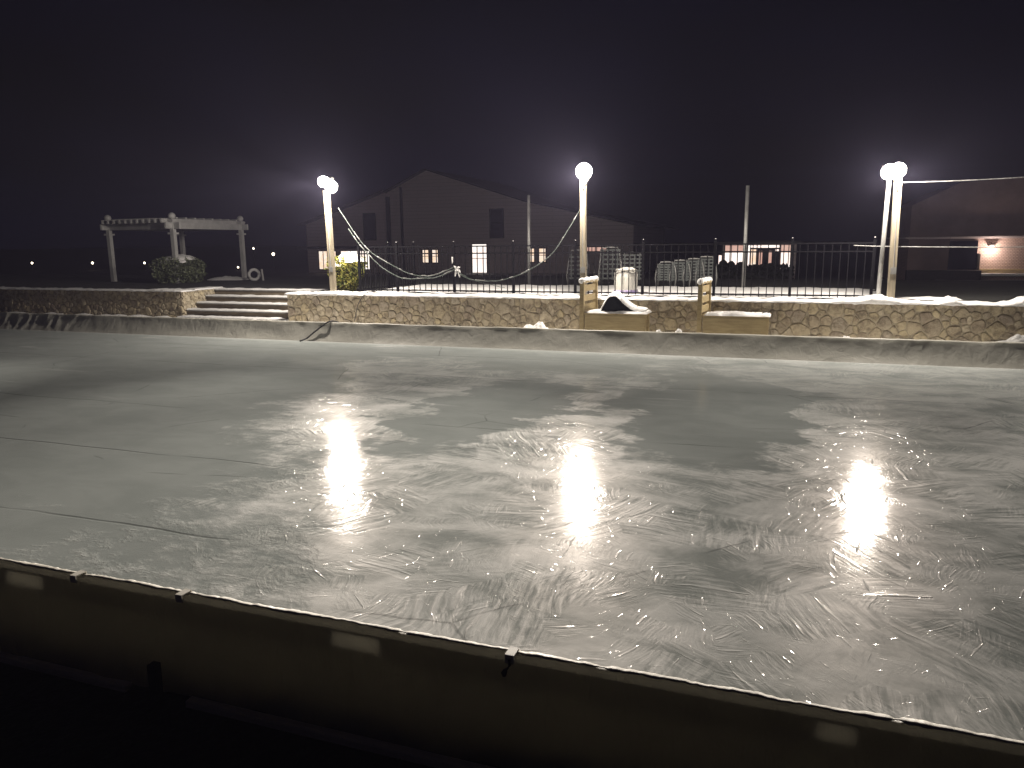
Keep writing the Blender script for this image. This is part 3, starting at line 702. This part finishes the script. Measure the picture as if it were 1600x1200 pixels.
# ------------------------------------------------------------------ benches
def bench(loc, label, W=1.25, wood='pine', lean_slats=True):
    t_ = empty('wooden_bench', label, 'bench', loc, 0, 'wooden benches between the rink and the stone wall')
    m = M[wood]
    D = .55
    b = MB(); b.box(.02, W, .0, .035, .30, .60); b.build('front_board', m, t_, bevel=.004)
    b = MB(); b.box(.02, W, D - .035, D, .30, .60); b.build('rear_board', m, t_, bevel=.004)
    for (x, y) in ((W - .07, .037), (W - .07, D - .125), (.035, .037)):
        b = MB(); b.box(x, x + .085, y, y + .085, 0, .60); b.build('leg', m, t_, bevel=.004)
    b = MB()
    for i in range(4): b.box(-.0, W + .03, .005 + i * .137, .13 + i * .137, .602, .638)
    b.build('seat', m, t_, bevel=.004)
    bk = None
    # the tall end: two posts, rails between them
    for (x, y, dx) in ((-.05, .0, 0), (.03, D + .25, .03)):
        b = MB(); b.bar((x + dx, y + .04, 0), (x, y + .04, 1.24), .085, .085, up=(0, 1, 0)); b.build('upright', m, t_)
    b = MB()
    for z in (.74, .93, 1.13): b.bar((-.045, .085, z), (.035, D + .25, z), .028, .13)
    b.build('end_slats', m, t_)
    b = MB(); b.bar((-.06, -.02, 1.262), (.03, D + .36, 1.262), .11, .035); cp = b.build('cap_rail', m, t_)
    # snow
    b = MB(); nxx, nyy = 44, 16
    for j in range(nyy + 1):
        for i in range(nxx + 1):
            u, v = i / nxx, j / nyy; x = .03 + (W + .02) * u; y = -.01 + (D + .02) * v
            e = min(1, min(u, 1 - u) * 22, min(v, 1 - v) * 9) ** .5
            b.v.append((x, y, .636 + e * (.045 + .018 * fbm(x * 3 + loc[0], y * 3) + .010 * fbm(x * 12, y * 12, loc[0]))))
    for j in range(nyy):
        for i in range(nxx): b.f.append((j * (nxx + 1) + i, j * (nxx + 1) + i + 1, (j + 1) * (nxx + 1) + i + 1, (j + 1) * (nxx + 1) + i))
    b.build('seat_snow', M['snow'], t_, smooth=True)
    b = MB(); pts = [(-.06 + .09 * i / 10, -.03 + (D + .39) * i / 10, 1.29 + .01 * fbm(i * .7, loc[0])) for i in range(11)]
    b.tube(pts, [.055 + .012 * math.sin(i * 2.1) for i in range(11)], 10); b.build('cap_snow', M['snow'], cp, smooth=True)
    return t_
bench((-3.90, 15.25, 0.0), 'yellow wooden bench with a snow covered dark heap on its seat')
bench((-1.53, 15.25, 0.0), 'yellow wooden bench with only a flat layer of snow on its seat', 1.22)
b = MB()
for j in range(17):
    for i in range(33):
        u, v = i / 32, j / 16; x = -3.58 + .88 * u; y = 15.33 + .40 * v
        hgt = .27 * math.exp(-(abs(u - .26) / .19) ** 2.6) + .10 * math.exp(-((u - .55) / .16) ** 2) + .03
        e = min(1, min(u, 1 - u) * 14, min(v, 1 - v) * 5) ** .5
        b.v.append((x, y, .66 + e * (hgt + .008 * fbm(x * 9, y * 9))))
for j in range(16):
    for i in range(32): b.f.append((j * 33 + i, j * 33 + i + 1, (j + 1) * 33 + i + 1, (j + 1) * 33 + i))
hp = b.build('cushion', M['cushion'], smooth=True, loc=(-3.5, 15.45, .66)); tag(hp, 'dark navy heap like a bag or cushion under thick snow on the left bench', 'cushion')
b = MB()
for j in range(17):
    for i in range(33):
        u, v = i / 32, j / 16; x = -3.60 + .93 * u; y = 15.32 + .46 * v
        hgt = .30 * math.exp(-(abs(u - .28) / .20) ** 2.6) + .12 * math.exp(-((u - .54) / .17) ** 2) + .04
        cut = sstep(.10, .20, v + .03 * fbm(x * 8, 0)) if u < .46 else sstep(.0, .04, v)
        e = min(1, min(u, 1 - u) * 14, (1 - v) * 5) ** .5
        th = .05 * cut - .025 * (1 - cut)
        b.v.append((x, y, .655 + e * (hgt + .006 * fbm(x * 12, y * 12)) + th))
for j in range(16):
    for i in range(32): b.f.append((j * 33 + i, j * 33 + i + 1, (j + 1) * 33 + i + 1, (j + 1) * 33 + i))
s_ = b.build('snow_layer', M['snow'], hp, smooth=True, loc=(-3.5, 15.45, .66))
for (x, lab) in ((-3.02, 'small pale upright twig in the snow of the left bench, nearer the dark heap'), (-2.86, 'small pale upright twig in the snow of the left bench, nearer its free end')):
    b = MB(); b.tube([(x, 15.5, .66), (x + .012, 15.5, .74), (x + .016, 15.5, .80)], [.010, .008, .005], 6)
    b.tube([(x + .012, 15.5, .74), (x - .012, 15.5, .77)], [.005, .003], 5)
    tag(b.build('twig', M['pine'], smooth=True, loc=(x, 15.5, .66)), lab, 'twig')
b = MB(); b.tube([(-.42, 15.42, .69), (-.38, 15.40, .712), (-.33, 15.41, .715), (-.30, 15.43, .695)], [.008, .013, .012, .007], 7)
tag(b.build('glove', M['cushion'], smooth=True, loc=(-.38, 15.4, .69)), 'small dark object like a glove in the snow on the flat snowy bench', 'glove')

# snow lumps and piles between liner and wall
def pile(name, cx, cy, rx, ry, h, label, m='snow', rough_=.4, z0=.0, seed=0, cat='snow pile'):
    b = MB(); n = 40; k = 14
    b.v.append((cx, cy, z0 + h))
    for j in range(1, k + 1):
        for i in range(n):
            a = 2 * math.pi * i / n; r = j / k
            ex = 1 + .22 * fbm(math.cos(a) * 1.6, math.sin(a) * 1.6, seed)
            x = cx + math.cos(a) * rx * r * ex; y = cy + math.sin(a) * ry * r * ex
            z = z0 + h * (1 - r * r) * (1 + rough_ * .7 * fbm(x * 5, y * 5, seed) + rough_ * .25 * fbm(x * 14, y * 14, seed))
            b.v.append((x, y, z - (.05 if j == k else 0)))
    b.f += [(0, 1 + i, 1 + (i + 1) % n) for i in range(n)]
    for j in range(k - 1):
        for i in range(n): b.f.append((1 + j * n + i, 1 + (j + 1) * n + i, 1 + (j + 1) * n + (i + 1) % n, 1 + j * n + (i + 1) % n))
    tag(b.build(name, M[m], smooth=True, loc=(cx, cy, z0)), label, cat)
pile('snow_pile', -4.85, 15.05, .62, .38, .38, 'low white heap of snow against the stone wall, left of the left bench', seed=1)
pile('snow_pile', -2.30, 15.0, .15, .14, .38, 'small white snow lump between the benches, nearer the left bench', seed=2)
pile('snow_pile', -1.95, 15.0, .17, .15, .37, 'small white snow lump between the benches, nearer the right bench', seed=3)
pile('snow_pile', -.15, 15.0, .10, .10, .33, 'tiny white snow lump just right of the right bench', seed=4)
pile('snow_pile', 3.95, 15.35, .75, .45, .40, 'broad grey heap of broken snow at the foot of the stone wall, far right', 'old_snow', .3, seed=5)
pile('snow_pile', 4.05, 14.9, .4, .15, .37, 'white crest of snow before the grey heap at the far right', 'snow', .25, seed=6)
pile('snow_pile', 1.1, 14.85, .2, .12, .33, 'small scatter of white snow on the far rink edge, below the rightmost lamp', 'snow', .9, seed=7)
pile('snow_pile', -18.9, 22.5, .9, .6, .12, 'low mound of snow on the ground behind the top of the steps', z0=.84, seed=8)

# ------------------------------------------------------------------ bin, chairs, ring behind the fence
bn = empty('white_bin', 'white round bin with looped top handle and purple print, behind the iron fence', 'bin', (-3.46, 17.35, .86))
b = MB(); b.lathe((0, 0, 0), [(.21, 0), (.235, .02), (.25, .12), (.255, .42), (.25, .52), (.20, .55), (.02, .56)], 32, 3.2); b.build('drum', M['white_plastic'], bn, smooth=True)
b = MB(); b.lathe((0, 0, 0), [(.252, .03), (.260, .04), (.262, .12), (.254, .13)], 32, 3.2); b.build('printed_band', M['purple_print'], bn, smooth=True)
b = MB(); b.tube([(.235 * math.cos(t * math.pi / 12), -.02 + .2 * math.sin(t * math.pi / 12), .575 + (.03 if 3 < t < 9 else 0)) for t in range(25)], .018, 8); b.build('rim_handle', M['white_plastic'], bn, smooth=True)
b = MB(); b.lathe((0, 0, 0), [(.20, .562), (.17, .59), (.08, .60), (.01, .602)], 24); b.build('snow_top', M['snow'], bn, smooth=True)

def strap_chair(loc, rz, label, h=.80, sc=1.0):
    t_ = empty('patio_chair', label, 'chair', loc, rz, 'strap chairs on the pool deck')
    W = .58 * sc
    b = MB(); fr = [(-W / 2, .0, .0), (-W / 2 - .03, .03, .25), (-W / 2, .0, .5), (-W / 2 + .03, -.02, h - .08), (-W / 2 + .1, -.03, h), (W / 2 - .1, -.03, h), (W / 2 - .03, -.02, h - .08), (W / 2, .0, .5), (W / 2 + .03, .03, .25), (W / 2, 0, 0)]
    b.tube(fr, .017, 7); b.build('back_frame', M['chair_frame'], t_, smooth=True)
    b = MB()
    for i in range(7):
        z = .20 + (h - .26) * i / 6; b.box(-W / 2 + .01, W / 2 - .01, -.012, -.004, z - .022, z + .022)
    for i in range(4):
        x = -W / 2 + W * (i + .7) / 4.4; b.box(x - .02, x + .02, -.020, -.013, .16, h - .04)
    b.build('strap_back', M['strap'], t_)
    for s_ in (-1, 1):
        b = MB(); b.tube([(s_ * W / 2, -.02, .02), (s_ * W / 2, -.10, .55), (s_ * W / 2, -.45, .58), (s_ * W / 2, -.52, .5), (s_ * W / 2, -.50, .0)], .016, 7); b.build('arm', M['chair_frame'], t_, smooth=True)
    b = MB()
    for i in range(5): b.box(-W / 2, W / 2, -.48 + i * .09, -.42 + i * .09, .36, .366)
    b.build('seat', M['strap'], t_)
    b = MB(); b.tube([(-W / 2 + .08, -.03, h + .012), (0, -.03, h + .018), (W / 2 - .08, -.03, h + .012)], [.008, .016, .008], 6); b.build('snow_line', M['old_snow'], t_, smooth=True)
    return t_
k = 0
wh = ['leftmost', 'second', 'third', 'rightmost']
for i, (x, h) in enumerate(((-2.98, .64), (-2.62, .68), (-2.28, .72), (-1.97, .77))):
    strap_chair((x, 20.2 + .05 * i, .88), math.pi * 1.02, wh[i] + ' of four grey strap chairs huddled in a row right of the white bin', h, .82)
wh = ['leftmost', 'middle', 'rightmost']
for i, (x, h) in enumerate(((-5.45, .95), (-4.55, 1.02), (-3.95, .88))):
    s_ = strap_chair((x, 20.6, .88), math.pi * (.97 + .04 * i), wh[i] + ' of three tall dim strap chairs behind the middle lamp pole and fence', h)
    # stacked chairs are moulded together in the picture: each keeps its own frame

def torus(name, c, R0, r, label, cat, m, tilt, arc=1.0):
    b = MB(); n = 28
    pts = [(R0 * math.cos(2 * math.pi * arc * i / n), 0, R0 * math.sin(2 * math.pi * arc * i / n)) for i in range(n + (0 if arc < 1 else 1))]
    b.tube(pts, r, 10, True); o = b.build(name, m, smooth=True); o.location = c; o.rotation_euler = (0, 0, tilt); tag(o, label, cat); return o
torus('life_ring', (-17.35, 22.0, 1.06), .17, .055, 'pale ring standing upright on the ground near the right post of the pergola', 'life ring', M['pergola_white'], R(50))
b = MB(); b.bar((-16.98, 22, .86), (-17.02, 22, 1.25), .05, .03); tag(b.build('marker_post', M['pergola_white'], loc=(-17, 22, .86)), 'short pale upright marker right beside the pale ring', 'post')

# ------------------------------------------------------------------ bushes
def bush(name, c, prof, n, leaf, m, label, cat, snowz=None, snow_r=None, seed=1):
    rnd = random.Random(seed)
    t_ = empty(name, label, cat, c)
    b = MB(); zmax = prof[-1][1]
    def rad(z):
        for (r0_, z0), (r1_, z1) in zip(prof, prof[1:]):
            if z0 <= z <= z1: return r0_ + (r1_ - r0_) * (z - z0) / (z1 - z0 + 1e-6)
        return prof[-1][0]
    for _ in range(n):
        z = rnd.uniform(prof[0][1], zmax); a = rnd.uniform(0, 2 * math.pi)
        rr_ = rad(z) * (1 + .22 * fbm(math.cos(a) * 2, math.sin(a) * 2, z * 3 + seed))
        q = rnd.random() ** .4 * rr_
        p = Vector((math.cos(a) * q, math.sin(a) * q, z))
        d = Vector((rnd.gauss(0, 1), rnd.gauss(0, 1), rnd.gauss(.5, 1))).normalized(); e = d.cross(Vector((rnd.gauss(0, 1), rnd.gauss(0, 1), rnd.gauss(0, 1)))).normalized()
        l = leaf * rnd.uniform(.6, 1.3); w2 = l * .32
        b.add([p - d * l * .5, p + e * w2, p + d * l * .5, p - e * w2], [(0, 1, 2, 3)])
    b.build('foliage', m, t_)
    b = MB()
    for i in range(7):
        a = i * .9; r_ = prof[0][0] * .5
        b.tube([(0.04 * math.cos(a), .04 * math.sin(a), 0), (r_ * math.cos(a), r_ * math.sin(a), zmax * .4), (rad(zmax * .7) * .7 * math.cos(a), rad(zmax * .7) * .7 * math.sin(a), zmax * .75)], [.018, .012, .005], 6)
    b.build('stems', M['bark'], t_, smooth=True)
    if snowz:
        for (sx, sy, sr, sz, sh) in snowz:
            b = MB(); nn = 26; kk = 9
            b.v.append((sx, sy, sz + sh))
            for j in range(1, kk + 1):
                for i in range(nn):
                    a = 2 * math.pi * i / nn; r_ = j / kk * sr * (1 + .3 * fbm(math.cos(a) * 2, math.sin(a) * 2, seed + sx))
                    x, y = sx + r_ * math.cos(a), sy + r_ * math.sin(a)
                    b.v.append((x, y, sz + sh * (1 - (j / kk) ** 2.4) + .035 * fbm(x * 8, y * 8, seed) - (.04 if j == kk else 0)))
            b.f += [(0, 1 + i, 1 + (i + 1) % nn) for i in range(nn)]
            for j in range(kk - 1):
                for i in range(nn): b.f.append((1 + j * nn + i, 1 + (j + 1) * nn + i, 1 + (j + 1) * nn + (i + 1) % nn, 1 + j * nn + (i + 1) % nn))
            b.build('snow_on_top', M['snow'], t_, smooth=True)
    return t_
bush('bush', (-10.72, 17.25, .86), [(.20, .02), (.34, .25), (.48, .55), (.52, .72), (.42, .90)], 4200, .085, M['leaf_yellow'], 'yellow green leafy bush capped with bright snow, at the foot of the leftmost lamp pole', 'bush', [(.12, 0, .42, .80, .20), (-.22, -.1, .20, .76, .10), (.0, -.35, .14, .70, .07)], seed=4)
bush('bush', (-19.3, 20.6, .84), [(.62, .0), (.82, .25), (.86, .5), (.74, .74), (.5, .86)], 9000, .075, M['leaf_dark'], 'dark green clipped round bush with patchy snow on top, under the pergola', 'bush', [(.12, -.05, .52, .80, .14), (-.42, -.25, .16, .74, .06), (.5, -.35, .14, .72, .05), (-.1, -.5, .12, .70, .05)], seed=9)

# ------------------------------------------------------------------ pergola
def camxy(px, depth):   # ground position at a given sideways pixel and distance (all checked against the plan)
    d = fwd * depth + uu * ((600 - 378) / F_PX * depth) + rr * ((px - 800) / F_PX * depth); return (d.x, d.y)
pg = empty('pergola', 'white wooden pergola with ball topped posts, behind the dark clipped bush', 'pergola', (*camxy(272, 25.), .5))
A = Vector(camxy(272, 25.)); Bp = Vector(camxy(172, 26.5)); Cp = Vector(camxy(378, 28.6)); Dp = Bp + Cp - A
LP = (A.x, A.y, .5)
ZT = 2.86
for q in (A, Bp, Cp, Dp):
    b = MB(); b.bar((q.x, q.y, .4), (q.x, q.y, ZT), .135, .135); b.box(q.x - .12, q.x + .12, q.y - .12, q.y + .12, ZT, ZT + .06)
    b.box(q.x - .12, q.x + .12, q.y - .12, q.y + .12, ZT - .42, ZT - .36)
    p = b.build('post', M['pergola_white'], pg, loc=LP)
    b = MB(); b.lathe((q.x, q.y, ZT + .06), [(.05, 0), (.10, .05), (.12, .11), (.10, .17), (.04, .215)], 14); b.build('ball_cap', M['pergola_white'], p, smooth=True, loc=LP)
def beam(a, c, z, h, ext=.35):
    d = (c - a).normalized() * ext
    b = MB(); b.bar((a.x - d.x, a.y - d.y, z), (c.x + d.x, c.y + d.y, z), .06, h); b.build('beam', M['pergola_white'], pg, loc=LP)
for (a, c) in ((A, Bp), (Dp, Cp), (A, Cp), (Bp, Dp)): beam(a, c, ZT - .14, .20)
for i in range(11):
    u = (i + .5) / 11; a = A.lerp(Bp, u); c = Cp.lerp(Dp, u); d = (c - a).normalized() * .4
    b = MB(); b.bar((a.x - d.x, a.y - d.y, ZT + .02), (c.x + d.x, c.y + d.y, ZT + .02), .06, .13); b.build('rafter', M['pergola_white'], pg, loc=LP)
b = MB(); n_ = 9
for i in range(8):
    u = (i + .5) / 8; a = A.lerp(Cp, u); c = Bp.lerp(Dp, u)
    b = MB(); b.bar((a.x, a.y, ZT + .115), (c.x, c.y, ZT + .115), .07, .04); b.build('purlin', M['pergola_white'], pg, loc=LP)

# ------------------------------------------------------------------ buildings
HB = 54.0
hs = empty('gabled_house', 'large pale two storey gabled house far behind the fence with lit ground floor windows', 'house', (-24, HB, -.4))
LH = (-24, HB, -.4)
b = MB(); b.prism([(-29.6, -.6), (-10.3, -.6), (-10.3, 3.12), (-18.2, 4.86), (-26.16, 7.45), (-29.6, 5.9)], HB, HB + 14); b.build('wall', M['siding'], hs, loc=LH)
b = MB(); b.prism([(-37.4, -.6), (-29.7, -.6), (-29.7, 6.0), (-30.1, 5.9), (-37.4, 3.6)], HB + .4, HB + 13); b.build('wing_wall', M['siding_flare'], hs, loc=LH)
b = MB()
for (a, c) in (((-26.16, 7.45), (-29.75, 5.85)), ((-29.75, 6.0), (-37.7, 3.52)), ((-26.16, 7.45), (-18.2, 4.88)), ((-18.2, 4.88), (-8.9, 2.90))):
    b.add([(a[0], HB - .5, a[1] + .02), (c[0], HB - .5, c[1] + .02), (c[0], HB - .5, c[1] + .10), (a[0], HB - .5, a[1] + .10), (a[0], HB + 14.2, a[1] + .02), (c[0], HB + 14.2, c[1] + .02), (c[0], HB + 14.2, c[1] + .10), (a[0], HB + 14.2, a[1] + .10)],
          [(0, 1, 2, 3), (4, 7, 6, 5), (0, 4, 5, 1), (3, 2, 6, 7), (0, 3, 7, 4), (1, 5, 6, 2)])
b.build('roof', M['roof'], hs, loc=LH)
b = MB(); b.box(-29.68, -29.35, HB - .12, HB - .002, -.6, 5.6); b.box(-28.45, -28.25, HB - .10, HB - .002, -.6, 6.3); b.build('corner_trim', M['frame_dark'], hs, loc=LH)
def window(par, x0, x1, z0, z1, y, pane, nx_=0, nz_=0, loc=LH, fw=.07, name='window'):
    b = MB(); b.box(x0 - fw, x0, y - .06, y - .004, z0 - fw, z1 + fw); b.box(x1, x1 + fw, y - .06, y - .004, z0 - fw, z1 + fw)
    b.box(x0, x1, y - .06, y - .004, z1, z1 + fw); b.box(x0, x1, y - .06, y - .004, z0 - fw, z0)
    for i in range(1, nx_ + 1): x = x0 + (x1 - x0) * i / (nx_ + 1); b.box(x - .03, x + .03, y - .05, y - .03, z0, z1)
    for i in range(1, nz_ + 1): z = z0 + (z1 - z0) * i / (nz_ + 1); b.box(x0, x1, y - .048, y - .032, z - .02, z + .02)
    f_ = b.build(name, M['frame_dark'], par, loc=loc)
    b = MB(); b.box(x0, x1, y - .028, y - .006, z0, z1); b.build('pane', M[pane], f_, loc=loc)
window(hs, -31.95, -30.95, 2.35, 4.35, HB + .4, 'dark_glass', 0, 0)
window(hs, -21.0, -20.0, 2.40, 4.42, HB, 'dark_glass', 0, 1)
window(hs, -36.3, -34.7, .02, 1.45, HB + .4, 'lit_warm', 3, 0)
window(hs, -34.2, -31.6, .02, 1.45, HB + .4, 'lit_white', 2, 0)
window(hs, -26.66, -26.18, .56, 1.5, HB, 'lit_warm', 0, 1)
window(hs, -25.84, -25.38, .56, 1.5, HB, 'lit_warm', 0, 1)
window(hs, -22.5, -21.35, -.2, 1.9, HB, 'lit_white', 0, 1, name='door')
window(hs, -17.95, -17.6, .60, 1.55, HB, 'lit_warm', 0, 1)
window(hs, -17.2, -16.72, .60, 1.55, HB, 'lit_warm', 0, 1)
window(hs, -13.6, -12.2, 1.35, 1.62, HB, 'lit_pink', 3, 0)
b = MB(); b.box(-37.5, -30.2, HB - .9, HB + .38, 1.68, 1.85); b.build('canopy', M['roof'], hs, loc=LH)
b = MB(); b.box(-22.9, -12.0, HB - 2.6, HB - .02, -.55, -.25); b.build('porch_step', M['old_snow'], hs, loc=LH)

# lit pool house
ph = empty('pool_house', 'low flat roofed pool house with brightly lit glass front, right of the thin bare pole', 'pool house', (-1.4, 40, 0))
L3 = (-1.4, 40, 0); HY = 40.0
b = MB(); b.box(-3.15, .35, HY + .05, HY + 4.5, -.2, .05); b.box(-3.15, -3.0, HY + .05, HY + 4.5, .05, 1.84); b.box(.2, .35, HY + .05, HY + 4.5, .05, 1.84); b.box(-3.0, .2, HY + 4.35, HY + 4.5, .05, 1.84)
b.build('wall', M['siding'], ph, loc=L3)
b = MB(); b.box(-3.35, .55, HY - .35, HY + 4.7, 1.86, 1.97); b.build('roof', M['frame_dark'], ph, loc=L3)
def pane_(x0, x1, z0, z1, m, y=HY + .10):
    b = MB(); b.box(x0, x1, y, y + .02, z0, z1); b.build('lit_pane', M[m], ph, loc=L3)
pane_(-3.0, -1.98, 1.50, 1.78, 'lit_pink'); pane_(-3.0, -1.98, .4, 1.49, 'lit_white'); pane_(-1.90, -.40, 1.66, 1.78, 'lit_white')
pane_(-1.90, -1.82, .4, 1.65, 'lit_white'); pane_(-1.75, -1.52, .4, 1.58, 'lit_warm'); pane_(-.35, .2, 1.50, 1.78, 'lit_pink'); pane_(-.35, .2, .4, 1.49, 'lit_white'); pane_(-3.30, -3.16, .75, 1.30, 'lit_white', HY + .03)
pane_(-1.38, -1.22, .5, 1.50, 'lit_pink'); pane_(-.92, -.78, .5, 1.50, 'lit_pink'); pane_(-.62, -.46, 1.48, 1.58, 'lit_white')
b = MB()
for x in (-3.02, -2.7, -2.4, -2.1, -1.94, -1.78, -1.48, -.42, .0, .22): b.box(x - .02, x + .02, HY + .01, HY + .06, .05, 1.84)
b.box(-1.82, -.40, HY + .012, HY + .05, 1.60, 1.65); b.box(-3.0, -1.98, HY + .012, HY + .05, 1.485, 1.51)
b.box(-3.0, .2, HY + .012, HY + .05, .3, .34)
b.build('mullions', M['frame_dark'], ph, loc=L3)
b = MB(); b.box(-1.45, -.42, HY + .2, HY + .24, .1, 1.62); b.build('curtain', M['dark_glass'], ph, loc=L3)
# dark shapes before it
sh = random.Random(3)
for i, (x, y, r, h, wd) in enumerate([(-2.75, 36, .28, 1.18, 'leftmost'), (-2.42, 36.2, .26, 1.12, 'second from the left'), (-2.0, 35.8, .3, 1.10, 'third from the left'), (-1.35, 36, .42, .98, 'broadest'), (-.7, 36, .42, 1.04, 'second from the right'), (-.1, 36.3, .3, .80, 'rightmost')]):
    b = MB(); z0 = terr_z(x, y)
    b.lathe((x, y, z0), [(r * .95, 0), (r, .2), (r * .9, (h - z0) * .6), (r * .6, (h - z0) * .9), (r * .2, h - z0)], 14, 2.6)
    b.v = [(v[0] + .04 * fbm(v[0] * 4, v[2] * 4, i), v[1], v[2]) for v in b.v]
    tag(b.build('covered_chair', M['hedge_dark'], smooth=True, loc=(x, y, z0)), 'dark covered chair silhouetted before the lit pool house, ' + wd, 'covered chair', 'dark covered chairs before the pool house')
b = MB()
hx0, hx1 = -3.4, .3
nh = 60
hd = MB(); rnd = random.Random(5)
for _ in range(2600):
    x = rnd.uniform(-4.2, .2); y = rnd.uniform(31.8, 32.6); z = rnd.uniform(.3, 1.05 + .10 * fbm(x * 2, 0, 1))
    p = Vector((x, y, z)); d = Vector((rnd.gauss(0, 1), rnd.gauss(0, 1), rnd.gauss(0, 1))).normalized(); e = d.orthogonal().normalized()
    l = .10; hd.add([p - d * l, p + e * .05, p + d * l, p - e * .05], [(0, 1, 2, 3)])
hd2 = empty('hedge', 'low black hedge in shadow between the fence and the lit pool house', 'hedge', (-2, 32.2, .3))
hd.build('foliage', M['hedge_dark'], hd2, loc=(-2, 32.2, .3))
b = MB(); b.box(-4.15, .15, 31.95, 32.45, .2, .85); b.build('dense_core', M['hedge_dark'], hd2, loc=(-2, 32.2, .3), bevel=.08)

# right building
RB = 42.0
rb = empty('shingled_building', 'dark building at the right edge, black doorway beside a lamp lit pale shingled wall', 'building', (8, RB, 0))
L4 = (8, RB, 0)
M['shingle'] = shingle('shingle', (.55, .42, .37), (.48, .37, .33))
M['brown_wall'] = mat('brown_wall', (.30, .22, .20), (.24, .18, .165), 1.5, .85, bump=.01)
b = MB(); b.box(5.5, 16, RB, RB + 10, -.6, 2.0); b.build('wall', M['shingle'], rb, loc=L4)
b = MB(); b.box(5.3, 16, RB - .25, RB + 10, 2.0, 2.10); b.build('eave', M['siding'], rb, loc=L4)
b = MB(); b.prism([(5.5, 2.1), (16, 2.1), (16, 5.2), (7.5, 4.6), (5.5, 3.6)], RB + .1, RB + 9.9); b.build('upper_wall', M['brown_wall'], rb, loc=L4)
b = MB(); b.box(5.45, 8.40, RB - .18, RB - .004, -.6, 1.99); b.build('porch_side', M['brown_wall'], rb, loc=L4)
b = MB(); b.box(7.2, 8.38, RB - .28, RB - .20, .55, 1.9); dr = b.build('door', M['dark_glass'], rb, loc=L4)
b = MB(); b.box(8.42, 8.52, RB - .3, RB - .02, .55, 1.3); b.build('post', M['frame_dark'], rb, loc=L4)
b = MB(); b.box(8.5, 16, RB - .5, RB - .02, .40, .58); b.build('plank_ledge', M['pine'], rb, loc=L4)
b = MB(); b.box(8.5, 16, RB - .9, RB - .52, .28, .40); b.build('ledge_snow', M['snow'], rb, loc=L4, bevel=.03)
b = MB(); b.box(5.4, 8.5, RB - .9, RB - .3, -.1, .53); b.build('dark_planter', M['frame_dark'], rb, loc=L4)
b = MB(); b.box(8.85, 9.10, RB - .30, RB - .02, 1.66, 1.72); b.bar((8.97, RB - .02, 1.8), (8.97, RB - .2, 1.72), .03); wl = b.build('wall_lamp', M['frame_dark'], rb, loc=L4)
b = MB(); b.lathe((8.97, RB - .2, 1.58), [(.03, 0), (.07, .03), (.07, .06), (.05, .075)], 12); b.build('bulb', M['bulb'], wl, smooth=True, loc=L4)
ld = bpy.data.lights.new('wall_lamp_light', 'POINT'); ld.energy = 62; ld.color = (1, .78, .66); ld.shadow_soft_size = .05
lo = bpy.data.objects.new('wall_lamp_light', ld); COL.objects.link(lo); lo.parent = rb; lo.location = (8.97 - 8, -.42, 1.5)
b = MB(); b.box(4.5, 16, 38.0, 38.25, -.2, .12); tag(b.build('low_wall', M['frame_dark'], loc=(10, 38, 0)), 'low dark wall before the lamp lit shingled building', 'low wall')
snow_sheet('snow_patch', 5.2, 12, 30., 34., .5, .5, lambda x, y: terr_z(x, y) - .03 + .05 * sstep(0, .6, fbm(x * .5, y * .5, 3) + .3), 'old_snow')

# distant garden lamps
def garden_lamp(x, y, z, r, label, shade=False):
    r *= .72
    t_ = empty('garden_lamp', label, 'lamp', (x, y, -.3), 0, 'small distant lamps in the dark')
    b = MB(); b.tube([(0, 0, 0), (0, 0, z + .3 - r)], .04, 6); b.build('post', M['frame_dark'], t_)
    b = MB(); b.lathe((0, 0, z + .3), [(r * .3, -r), (r * .8, -r * .5), (r, 0), (r * .8, r * .6), (r * .3, r)], 10); b.build('lantern', M['bulb'], t_, smooth=True)
    if shade: b = MB(); b.lathe((0, 0, z + .3 + r * .9), [(r * 1.9, 0), (r * 1.2, r * .5), (r * .2, r * .8)], 12); b.build('lamp_shade', M['tape_white'], t_, smooth=True)
for (x, z, r, lab) in [(-73.2, .41, .13, 'tiny far yellow lamp in the dark, leftmost of all the small lamps'), (-65.0, .41, .14, 'tiny far yellow lamp in the dark just left of the pergola'), (-58.4, .41, .12, 'tiny far yellow lamp seen between the left and middle posts of the pergola'),
                       (-45.6, 1.70, .10, 'faint tiny lamp high beside the right post of the pergola'), (-47.45, .02, .10, 'tiny white lamp just left of the right pergola post'), (-46.67, .02, .07, 'tiny dim lamp just right of the right pergola post')]:
    garden_lamp(x, 58, z, r, lab)
garden_lamp(-43.5, 58, 1.19, .17, 'far bright lamp with a flared shade in the dark between pergola and house', True)
garden_lamp(-1.95, 58, 1.55, .0001 + .06, 'tiny far white lamp in the dark behind the strap chairs')

# ------------------------------------------------------------------ thin volume added for the lens bloom round the lamps
t = NT('bloom_haze'); t.t.nodes.remove(t.p)
pv = t.n('ShaderNodeVolumePrincipled'); pv.inputs['Color'].default_value = (.70, .66, 1.0, 1); pv.inputs['Density'].default_value = BLOOM_HAZE; pv.inputs['Anisotropy'].default_value = .15
t.L(pv.outputs[0], t.out.inputs['Volume'])
b = MB(); b.box(-95, 45, -10, 78, -1.6, 8.2); hz = b.build('bloom_haze', t.m); tag(hz, kind='stuff')
